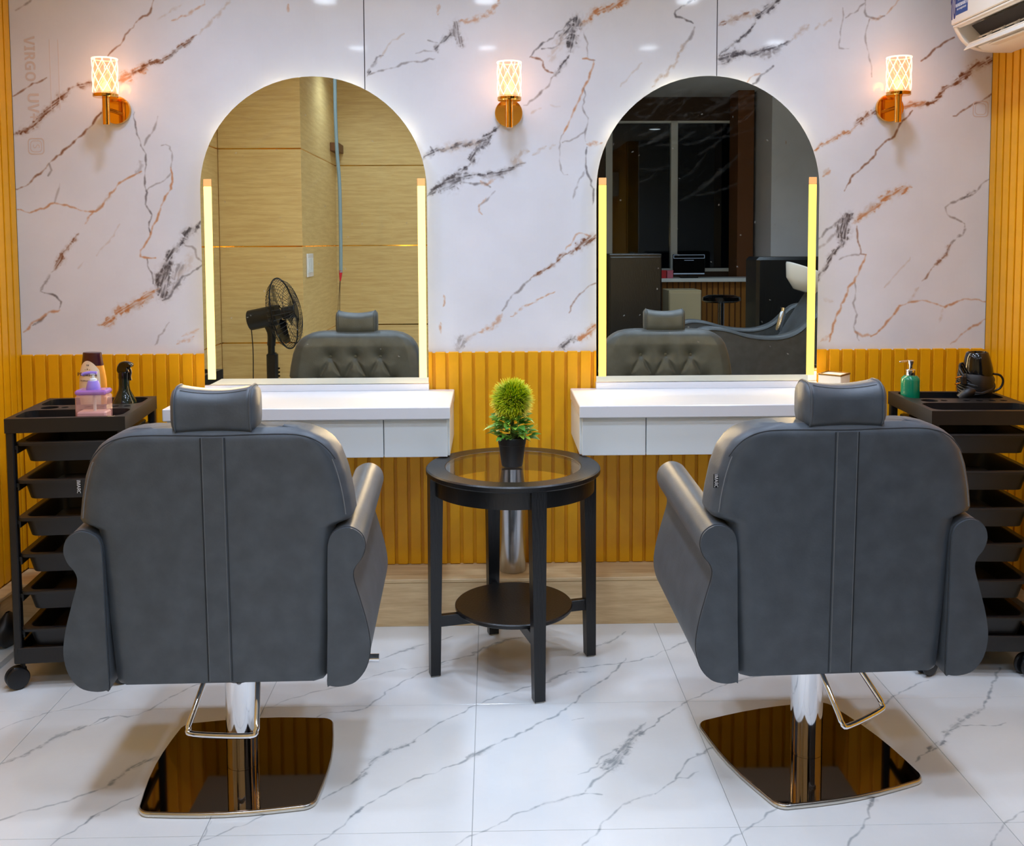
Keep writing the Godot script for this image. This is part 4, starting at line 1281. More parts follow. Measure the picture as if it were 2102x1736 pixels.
# ------------------------------------------------------------------ things on the right trolley and worktop
func make_right_items() -> void:
	var g := thing("soap_dispenser", "green soap dispenser with a chrome pump on the right trolley", "bottle", Vector3(1.188, 0.7765, 0.290))
	var green := mat("jade_green", rgb(10, 122, 88), 0.18)
	obj("body", B.new().lathe([Vector2(0, 0), Vector2(0.026, 0), Vector2(0.029, 0.003), Vector2(0.0295, 0.012), Vector2(0.0295, 0.075), Vector2(0.027, 0.084), Vector2(0.020, 0.090), Vector2(0.0, 0.0905)], 40), green, g)
	var cl := obj("collar", B.new().lathe([Vector2(0.0145, 0.089), Vector2(0.015, 0.091), Vector2(0.015, 0.108), Vector2(0.013, 0.110), Vector2(0, 0.110)], 28), M.chrome, g)
	obj("pump_head", B.new().lathe([Vector2(0.006, 0.110), Vector2(0.006, 0.125), Vector2(0.0085, 0.130), Vector2(0.0095, 0.138), Vector2(0.008, 0.140), Vector2(0, 0.140)], 20), M.chrome, cl)
	obj("spout", B.new().tube(smooth_path([Vector3(0.008, 0.1375, 0), Vector3(-0.014, 0.1380, 0), Vector3(-0.034, 0.1360, 0.002), Vector3(-0.038, 0.1345, 0.002)], 4), 0.003, 8), M.chrome, cl)
	# hair dryer bundled in its cord
	var t := thing("hair_dryer", "black hair dryer bundled in its own cord on the right trolley", "hair dryer", Vector3(1.392, 0.7765, 0.313))
	var m: Material = M.black_gloss
	var br := B.new()
	br.xf = Transform3D(Basis(Vector3(0, 0, 1), deg_to_rad(3.0)), Vector3(0.006, 0.098, 0))
	br.lathe([Vector2(0.0, -0.004), Vector2(0.046, -0.004), Vector2(0.0475, 0.0), Vector2(0.0455, 0.020), Vector2(0.0385, 0.052), Vector2(0.0335, 0.068), Vector2(0.031, 0.0705), Vector2(0.028, 0.0705), Vector2(0.027, 0.064), Vector2(0, 0.064)], 48)
	obj("barrel", br, m, t)
	obj("motor_housing", B.new().lathe([Vector2(0, 0), Vector2(0.030, 0.0), Vector2(0.040, 0.008), Vector2(0.050, 0.035), Vector2(0.054, 0.062), Vector2(0.052, 0.085), Vector2(0.046, 0.100), Vector2(0, 0.103)], 36), M.black_plastic, t)
	var hd := B.new().tube(smooth_path([Vector3(-0.02, 0.05, 0.03), Vector3(-0.045, 0.04, 0.035), Vector3(-0.062, 0.022, 0.03)], 4), 0.017, 14)
	obj("handle", hd, M.black_plastic, t)
	for k in 8:
		var loop := []
		var tilt := Basis(Vector3(0.2 + 0.3 * k, 0.1, 0.9 - 0.27 * k).normalized(), 0.18 + 0.06 * k)
		for j in 36:
			var a := TAU * j / 36.0
			var q := Vector3(cos(a) * (0.052 + 0.0015 * (k % 4)), 0.005 * sin(a * 2.0 + k), sin(a) * (0.050 + 0.0015 * (k % 3)))
			loop.append(Vector3(0.0, 0.046 + 0.0072 * k, 0) + tilt * q)
		obj("cord", B.new().tube(loop, 0.0042, 8, true), M.black_plastic, t)
	obj("cord", B.new().tube(smooth_path([Vector3(0.042, 0.100, 0.02), Vector3(0.066, 0.096, 0.024), Vector3(0.077, 0.078, 0.024), Vector3(0.070, 0.055, 0.022), Vector3(0.048, 0.042, 0.02)], 6), 0.0036, 8), M.black_plastic, t)
	var pl := obj("plug", B.new().box(Vector3(-0.056, 0.082, 0.03), Vector3(0.020, 0.030, 0.018), 0.004), M.black_plastic, t)
	for y in [0.094, 0.074]:
		obj("pin", B.new().tube([Vector3(-0.064, y, 0.032), Vector3(-0.084, y - 0.004, 0.036)], 0.0022, 8), M.brass, pl)
	# gold-edged white box on the worktop's far end
	var b := thing("gift_box", "small white box with gold edges on the right end of the worktop behind a headrest", "box", Vector3(1.004, 0.7917, 0.100), deg_to_rad(48.0))
	mat("old_gold", rgb(128, 98, 52), 0.4, 0.6)
	var ivory := mat("ivory", rgb(232, 226, 212), 0.4)
	obj("box", B.new().box(Vector3(0, 0.028, 0), Vector3(0.080, 0.055, 0.080), 0.002), ivory, b)
	for k in 4:
		var eb := B.new()
		eb.xf = Transform3D(Basis(Vector3.UP, PI / 2 * k), Vector3.ZERO)
		eb.box(Vector3(0, 0.0555, 0.0385), Vector3(0.083, 0.006, 0.005), 0.001)
		obj("gold_edge", eb, M.old_gold, b)

# ------------------------------------------------------------------ pipe and the dark bundle by the left plinth
func make_small_things() -> void:
	tag(obj("metal_pipe", B.new().lathe([Vector2(0, 0), Vector2(0.0445, 0), Vector2(0.046, 0.003), Vector2(0.046, 0.448), Vector2(0.0445, 0.45), Vector2(0, 0.45)], 40), M.brushed), "dull silver upright pipe standing on the oak plinth behind the round table", "pipe").position = Vector3(-0.110, 0.1645, 0.084)
	struct("trim_4", B.new().box(Vector3(LEFT + 0.058, 0.010, 0.88), Vector3(0.116, 0.020, 1.42), 0.001), M.white_satin, "low white ledge below the left wall's plinth")
	var rows := []
	for i in 9:
		var f := i / 8.0
		var ring := []
		for j in 20:
			var a := TAU * j / 20.0
			var r := sin(PI * (0.12 + 0.83 * f)) * (1.0 + 0.10 * sin(a * 3.0 + f * 4.0))
			ring.append(Vector3(cos(a) * 0.030 * r, 0.11 * f, -sin(a) * 0.062 * r))
		rows.append(ring)
	tag(obj("cloth_bundle", B.new().grid(rows, 1, true), M.black_plastic), "black bundle lying on the low white ledge beside the left trolley", "bundle").position = Vector3(-1.737, 0.0195, 0.330)

# ------------------------------------------------------------------ the room behind the camera, seen in the mirrors
func oak_panels(parent: Node, centre: Vector3, size: Vector3, out: Vector3) -> void:
	# laminate boards between brass strips
	var marks := [0.10, 0.702, 1.287, 1.874, CEIL]
	for k in 4:
		var y0: float = marks[k] + 0.004
		var y1: float = marks[k + 1] - 0.004
		obj("oak_panel", B.new().box(Vector3(centre.x, (y0 + y1) / 2, centre.z), Vector3(size.x, y1 - y0, size.z), 0.001), M.laminate, parent)
		if k > 0:
			obj("brass_strip", B.new().box(Vector3(centre.x, marks[k], centre.z) - out * 0.0015, Vector3(size.x, 0.010, size.z)), M.gold_strip, parent)
	obj("skirting", B.new().box(Vector3(centre.x, 0.052, centre.z), Vector3(size.x, 0.104, size.z)), M.plinth_laminate, parent)

func make_back_of_room() -> void:
	mat("post_brown", rgb(104, 62, 26), 0.5)
	var wl: Node = get_node("wall_left")
	oak_panels(wl, Vector3(LEFT - 0.008, 0, 2.10), Vector3(0.016, 1, 1.04), Vector3.RIGHT)
	var pier := struct("wall_pier", B.new().box(Vector3((LEFT - 1.32) / 2 - 0.03, CEIL / 2, 3.29), Vector3(0.53, CEIL, 1.29)), M.laminate, "oak-panelled pier behind the camera")
	oak_panels(pier, Vector3((LEFT - 1.32) / 2, 0, 2.638), Vector3(-1.32 - LEFT, 1, 0.016), Vector3.FORWARD)
	oak_panels(pier, Vector3(-1.328, 0, 3.29), Vector3(0.016, 1, 1.30), Vector3.RIGHT)
	var rear := struct("wall_rear", B.new().box(Vector3(-0.435, CEIL / 2, 4.02), Vector3(1.77, CEIL, 0.10)), M.laminate, "oak-panelled wall behind the camera")
	oak_panels(rear, Vector3(-1.42, 0, 3.958), Vector3(0.085, 1, 0.016), Vector3.FORWARD)
	oak_panels(rear, Vector3(-0.462, 0, 3.958), Vector3(1.824, 1, 0.016), Vector3.FORWARD)
	obj("lintel", B.new().box(Vector3(-1.29, 1.99, 3.83), Vector3(0.06, 0.06, 0.24), 0.002), M.post_brown, rear)
	# switches on the pier
	var sw := thing("switch_plate", "white switch plate on the oak pier behind the camera", "switch", Vector3(-1.3195, 1.168, 2.84))
	obj("plate", B.new().box(Vector3(0.005, 0, 0), Vector3(0.010, 0.145, 0.19), 0.003), M.white_gloss, sw)
	for k in 3:
		obj("rocker", B.new().box(Vector3(0.011, 0.0, -0.055 + 0.055 * k), Vector3(0.004, 0.09, 0.045), 0.0015), M.white_satin, sw)
	# hanging conduit
	var hc := thing("hanging_conduit", "blue-grey conduit with a red-taped end hanging from the ceiling", "conduit", Vector3(-1.068, CEIL, 2.40))
	var pvc := mat("conduit_grey", rgb(126, 150, 158), 0.5)
	obj("conduit", B.new().tube(smooth_path([Vector3(0, 0, 0), Vector3(-0.006, -0.45, 0), Vector3(0.0, -0.75, 0), Vector3(0.012, -0.95, 0), Vector3(0.014, -1.25, 0), Vector3(0.012, -1.465, 0)], 6), 0.0105, 12), pvc, hc)
	obj("red_tape", B.new().tube([Vector3(0.012, -1.455, 0), Vector3(0.010, -1.49, 0), Vector3(0.008, -1.515, 0)], 0.011, 10, false, 0.004), mat("red_tape", rgb(196, 34, 52), 0.5), hc)
	obj("wire", B.new().tube(smooth_path([Vector3(0.008, -1.51, 0), Vector3(0.002, -1.70, 0), Vector3(0.012, -1.95, 0), Vector3(0.01, -2.1, 0.01)], 5), 0.0018, 5), M.dark_brown, hc)
	obj("wire", B.new().tube(smooth_path([Vector3(0.006, -1.51, 0), Vector3(-0.008, -1.72, 0), Vector3(0.004, -1.90, 0), Vector3(0.0, -2.05, 0.01)], 5), 0.0014, 5), M.dark_brown, hc)
	make_fan()
	# night side of the room: wall beyond the battens, far wall with a window, marble pier
	struct("wall_return", B.new().box(Vector3(2.40, CEIL / 2, 1.84), Vector3(1.36, CEIL, 0.10)), M.white_paint, "plain wall beyond the yellow battens")
	struct("wall_far_right", B.new().box(Vector3(3.13, CEIL / 2, 3.8), Vector3(0.10, CEIL, 4.0)), M.dark_brown, "dark far right wall")
	struct("wall_inner", B.new().box(Vector3(0.40, CEIL / 2, 4.85), Vector3(0.10, CEIL, 1.56)), M.dark_brown, "dark inner wall of the reception corner")
	var mp := B.new()
	mp.uvf = func(q: Vector3) -> Vector2: return Vector2((3.2 - q.x) * 0.29, (2.7 - q.y) / 1.8)
	mp.box(Vector3(2.62, CEIL / 2, 5.15), Vector3(1.0, CEIL, 0.88), 0.002)
	struct("wall_marble_pier", mp, M.marble_sheet, "marble-clad pier in the dark reception corner")
	struct("wall_brown_post", B.new().box(Vector3(2.02, CEIL / 2, 5.30), Vector3(0.14, CEIL, 0.30), 0.002), M.post_brown, "brown wooden post beside the window")
	var fw := B.new()
	fw.box(Vector3(1.7, 0.53, 5.60), Vector3(2.7, 1.06, 0.12))
	fw.box(Vector3(1.7, 2.495, 5.60), Vector3(2.7, 0.21, 0.12))
	fw.box(Vector3(0.60, 1.72, 5.60), Vector3(0.50, 1.36, 0.12))
	fw.box(Vector3(2.58, 1.72, 5.60), Vector3(0.94, 1.36, 0.12))
	struct("wall_far", fw, M.dark_brown, "dark far wall round the window")
	var win := struct("window_1", B.new().box(Vector3(1.48, 1.048, 5.60), Vector3(1.28, 0.03, 0.14), 0.002), M.white_satin, "dark night window with pale frame in the reception corner")
	obj("window_head", B.new().box(Vector3(1.48, 2.385, 5.58), Vector3(1.28, 0.03, 0.06), 0.002), M.white_satin, win)
	for x in [0.885, 1.475, 2.065]:
		obj("mullion", B.new().box(Vector3(x, 1.72, 5.57), Vector3(0.062, 1.33, 0.06), 0.003), M.white_satin, win)
	var dark := mat("night_glass", rgb(10, 16, 24), 0.02)
	for x in [1.18, 1.77]:
		obj("pane", B.new().box(Vector3(x, 1.72, 5.60), Vector3(0.54, 1.33, 0.006)), dark, win)
	# reception furniture, dim
	mat("amber", rgb(150, 98, 34), 0.5)
	var desk := thing("reception_desk", "reception desk with an amber slatted front below the dark window", "desk", Vector3(1.62, 0, 4.95))
	obj("desk_top", B.new().box(Vector3(0, 0.985, 0), Vector3(0.80, 0.03, 0.36), 0.003), M.white_satin, desk)
	obj("carcass", B.new().box(Vector3(0, 0.485, 0.03), Vector3(0.76, 0.97, 0.28), 0.002), M.post_brown, desk)
	for k in 16:
		obj("slat", B.new().box(Vector3(-0.357 + 0.0476 * k, 0.485, -0.117), Vector3(0.036, 0.97, 0.014), 0.001), M.amber, desk)
	var mon := thing("desktop_monitor", "black monitor with a white-lined picture on the reception desk", "monitor", Vector3(1.478, 1.0003, 4.86))
	obj("stand", B.new().box(Vector3(0, 0.006, 0.02), Vector3(0.14, 0.012, 0.10), 0.003).box(Vector3(0, 0.05, 0.035), Vector3(0.03, 0.09, 0.015), 0.003), M.black_plastic, mon)
	obj("screen", B.new().box(Vector3(0, 0.115, 0.02), Vector3(0.27, 0.17, 0.018), 0.003), M.black_gloss, mon)
	var lines := glow("monitor_screen_line", rgb(150, 170, 200), 0.25)
	for q in [[0.0, 0.193, 0.26, 0.004], [0.0, 0.165, 0.26, 0.004], [-0.129, 0.179, 0.004, 0.03], [0.129, 0.179, 0.004, 0.03], [0.0, 0.148, 0.08, 0.004], [0.0, 0.036, 0.26, 0.010]]:
		obj("screen_line", B.new().box(Vector3(q[0], q[1], 0.0105), Vector3(q[2], q[3], 0.001)), lines, mon)
	var rm := mat("box_red", rgb(196, 40, 50), 0.5)
	var pm := mat("box_pink", rgb(206, 110, 130), 0.5)
	for e in [[1.256, "red carton beside the monitor on the reception desk", rm], [1.313, "pink carton beside the red one on the reception desk", pm]]:
		var bx := thing("carton", e[1], "box", Vector3(e[0], 1.0003, 4.86))
		obj("box", B.new().box(Vector3(0, 0.03, 0), Vector3(0.05, 0.06, 0.05), 0.002), e[2], bx)
		obj("lid", B.new().box(Vector3(0, 0.062, 0), Vector3(0.053, 0.008, 0.053), 0.001), e[2], bx)
	var cab := thing("beige_cabinet", "pale beige low cabinet in front of the reception desk", "cabinet", Vector3(1.36, 0, 4.58))
	var beige := mat("beige", rgb(196, 182, 146), 0.5)
	obj("body", B.new().box(Vector3(0, 0.46, 0), Vector3(0.26, 0.92, 0.30), 0.004), beige, cab)
	obj("door", B.new().box(Vector3(0, 0.46, -0.156), Vector3(0.25, 0.88, 0.012), 0.003), beige, cab)
	var bc := thing("black_cabinet", "tall black cabinet standing behind the right styling chair's reflection", "cabinet", Vector3(0.83, 0, 3.72))
	bc.set_meta("label", "tall plain black cabinet near the oak wall behind the camera")
	obj("body", B.new().box(Vector3(0, 0.61, 0), Vector3(0.37, 1.22, 0.40), 0.004), M.black_wood, bc)
	obj("door", B.new().box(Vector3(0, 0.61, -0.206), Vector3(0.355, 1.18, 0.012), 0.003), M.black_wood, bc)
	var bw := thing("wash_back_unit", "black tall wash unit behind the grey wash chair", "cabinet", Vector3(1.94, 0, 3.28))
	obj("body", B.new().box(Vector3(0, 0.60, 0), Vector3(0.72, 1.20, 0.30), 0.02), M.black_wood, bw)
	obj("plinth", B.new().box(Vector3(0, 0.04, -0.002), Vector3(0.70, 0.08, 0.30), 0.004), M.black_plastic, bw)
	# armless stool and a black armchair
	var st := thing("black_stool", "black round-padded stool near the wash unit", "stool", Vector3(1.56, 0, 4.05))
	obj("pad", B.new().lathe([Vector2(0, 0.845), Vector2(0.12, 0.845), Vector2(0.145, 0.86), Vector2(0.14, 0.885), Vector2(0.10, 0.90), Vector2(0, 0.902)], 28), M.black_gloss, st)
	obj("post", B.new().tube([Vector3(0, 0.03, 0), Vector3(0, 0.85, 0)], 0.022, 12), M.chrome, st)
	obj("foot", B.new().lathe([Vector2(0, 0), Vector2(0.19, 0), Vector2(0.19, 0.012), Vector2(0.03, 0.035), Vector2(0, 0.035)], 32), M.chrome, st)
	var ar := thing("black_armchair", "black office chair with curved armrests beside the beige cabinet", "chair", Vector3(0.97, 0, 4.34))
	obj("back", B.new().box(Vector3(-0.12, 0.85, 0.05), Vector3(0.06, 0.60, 0.42), 0.025), M.black_plastic, ar)
	obj("seat", B.new().box(Vector3(0.04, 0.50, 0.05), Vector3(0.40, 0.09, 0.42), 0.03), M.black_plastic, ar)
	for z in [-0.17, 0.27]:
		obj("arm", B.new().tube(smooth_path([Vector3(-0.10, 0.86, z), Vector3(0.03, 0.84, z), Vector3(0.12, 0.80, z), Vector3(0.13, 0.70, z), Vector3(0.10, 0.52, z)], 5), 0.018, 10), M.black_plastic, ar)
	obj("pedestal", B.new().tube([Vector3(0.03, 0.04, 0.05), Vector3(0.03, 0.47, 0.05)], 0.028, 12), M.black_plastic, ar)
	obj("foot", B.new().lathe([Vector2(0, 0), Vector2(0.24, 0), Vector2(0.24, 0.015), Vector2(0.04, 0.05), Vector2(0, 0.05)], 5, Vector3(0.03, 0, 0.05)), M.black_plastic, ar)
	make_wash_chair()

func make_wash_chair() -> void:
	var t := thing("wash_chair", "long grey hair-washing chair with a white basin, seen in the right mirror", "wash chair", Vector3(1.35, 0, 2.24))
	t.set_meta("label", "long grey leather hair-washing chair with swooping arms and a white basin")
	var prof := smooth2([Vector2(-0.44, 0.02), Vector2(-0.46, 0.40), Vector2(-0.455, 0.70), Vector2(-0.43, 0.80), Vector2(-0.36, 0.838), Vector2(-0.26, 0.832), Vector2(-0.12, 0.795), Vector2(0.03, 0.785), Vector2(0.14, 0.815), Vector2(0.22, 0.880), Vector2(0.28, 0.925), Vector2(0.36, 0.935), Vector2(0.46, 0.93), Vector2(0.48, 0.80), Vector2(0.47, 0.40), Vector2(0.46, 0.02)], 4)
	for z in [-0.29, 0.21]:
		var arm := obj("side_arm", B.new().prism(prof, z, z + 0.10, 0.015), M.leather, t)
		var line := []
		for q in prof:
			if q.y > 0.70: line.append(Vector3(q.x * 0.97, q.y - 0.018, z - 0.0005))
		obj("seam", B.new().tube(line, 0.0022, 5), M.seam, arm)
	obj("seat", B.new().box(Vector3(-0.10, 0.42, 0.01), Vector3(0.62, 0.18, 0.40), 0.04), M.leather, t)
	var bk := B.new()
	bk.xf = Transform3D(Basis(Vector3(0, 0, 1), deg_to_rad(-32.0)), Vector3(0.24, 0.74, 0.01))
	bk.box(Vector3.ZERO, Vector3(0.14, 0.66, 0.40), 0.04)
	obj("back", bk, M.leather, t)
	obj("plinth", B.new().box(Vector3(0.0, 0.10, 0.01), Vector3(0.80, 0.20, 0.40), 0.01), M.black_plastic, t)
	# tilted basin
	var rows := []
	for k in [[0.03, -0.10], [0.12, -0.095], [0.165, -0.05], [0.185, 0.0], [0.20, 0.004], [0.20, -0.006], [0.18, -0.06], [0.13, -0.115], [0.03, -0.12]]:
		var ring := []
		for j in 32:
			var a := TAU * j / 32.0
			ring.append(Vector3(cos(a) * k[0] * 1.1, k[1] + 0.03 * maxf(0.0, -cos(a)) * (1.0 if k[1] > -0.02 else 0.2), -sin(a) * k[0] * 0.95))
		rows.append(ring)
	var bs := B.new()
	bs.xf = Transform3D(Basis(Vector3(0, 0, 1), deg_to_rad(-14.0)), Vector3(0.40, 1.10, 0.10))
	bs.grid(rows, 1, true)
	obj("basin", bs, mat("basin_white", rgb(236, 236, 232), 0.12), t, "white ceramic basin")
	obj("basin_pedestal", B.new().tube([Vector3(0.42, 0.02, 0.10), Vector3(0.42, 1.0, 0.10)], 0.06, 16), M.black_plastic, t)
	var fl := thing("steel_flask", "slim steel flask leaning on the grey wash chair", "flask", Vector3(1.475, 0.79, 2.27))
	fl.rotation.z = deg_to_rad(-14.0)
	obj("body", B.new().lathe([Vector2(0, 0), Vector2(0.018, 0), Vector2(0.019, 0.003), Vector2(0.019, 0.10), Vector2(0.012, 0.115), Vector2(0, 0.115)], 20), M.brushed, fl)
	obj("cap", B.new().lathe([Vector2(0.013, 0.114), Vector2(0.013, 0.135), Vector2(0, 0.136)], 20), M.steel_edge, fl)

func make_fan() -> void:
	var t := thing("pedestal_fan", "black pedestal fan with a round wire cage in front of the oak pier", "fan", Vector3(-1.445, 0, 2.30))
	var m: Material = M.black_plastic
	obj("base", B.new().lathe([Vector2(0, 0), Vector2(0.19, 0), Vector2(0.195, 0.008), Vector2(0.17, 0.025), Vector2(0.04, 0.045), Vector2(0, 0.046)], 40), m, t)
	obj("pole", B.new().tube([Vector3(0, 0.04, 0), Vector3(0, 0.74, 0)], 0.020, 14), m, t)
	var cb := obj("control_box", B.new().box(Vector3(0.005, 0.56, 0.0), Vector3(0.062, 0.24, 0.05), 0.012), m, t)
	for k in 5:
		obj("push_button", B.new().box(Vector3(0.041, 0.50 + 0.022 * k, 0), Vector3(0.012, 0.010, 0.012), 0.002), M.black_gloss, cb)
	var axis := Vector3(0.97, 0.20, -0.12).normalized()
	var side := axis.cross(Vector3.UP).normalized()
	var up := side.cross(axis).normalized()
	var hub := Vector3(0.075, 0.905, -0.02)
	obj("motor", B.new().tube([hub - axis * 0.20, hub - axis * 0.19, hub - axis * 0.05, hub - axis * 0.03], 0.058, 20), m, t)
	obj("neck", B.new().tube(smooth_path([Vector3(0, 0.72, 0), Vector3(0, 0.80, 0), hub - axis * 0.12], 4), 0.024, 12), m, t)
	for e in [["front_grille", 0.072, 0.030], ["rear_grille", -0.060, -0.012]]:
		var g := B.new()
		for q in [[0.205, 0.0, 0.0045], [0.150, 0.75, 0.0016], [0.095, 0.9, 0.0016], [0.040, 1.0, 0.003]]:
			var ring := []
			for j in 40:
				var a := TAU * j / 40.0
				ring.append(hub + axis * (0.005 + e[1] * q[1]) + (side * cos(a) + up * sin(a)) * q[0])
			g.tube(ring, q[2], 5, true)
		for j in 44:
			var a := TAU * j / 44.0
			var d := side * cos(a) + up * sin(a)
			g.tube([hub + axis * (0.005 + e[1]) + d * 0.035, hub + axis * (0.005 + e[1] * 0.9) + d * 0.11, hub + axis * (0.005 + e[1] * 0.6) + d * 0.175, hub + axis * 0.005 + d * 0.205], 0.0013, 4)
		obj(e[0], g, m, t)
	for k in 3:
		var a := TAU * k / 3.0
		var bl := B.new()
		var rows := []
		for i in 7:
			var f := i / 6.0
			var row := []
			for s in [-1.0, -0.4, 0.3, 1.0]:
				var an: float = a + s * (0.30 + 0.22 * f) 
				var rr: float = 0.04 + 0.145 * f - 0.02 * s * s * f
				row.append(hub + (side * cos(an) + up * sin(an)) * rr + axis * (0.012 * s - 0.002))
			rows.append(row)
		bl.grid(rows)
		obj("blade", bl, M.black_gloss, t)
	obj("hub_cap", B.new().tube([hub + axis * 0.0, hub + axis * 0.076, hub + axis * 0.081], 0.036, 20), m, t)
	obj("power_cord", B.new().tube(smooth_path([hub - axis * 0.20, Vector3(-0.11, 0.70, 0.02), Vector3(-0.115, 0.40, 0.03), Vector3(-0.10, 0.10, 0.03), Vector3(-0.16, 0.02, 0.10)], 6), 0.003, 6), m, t)

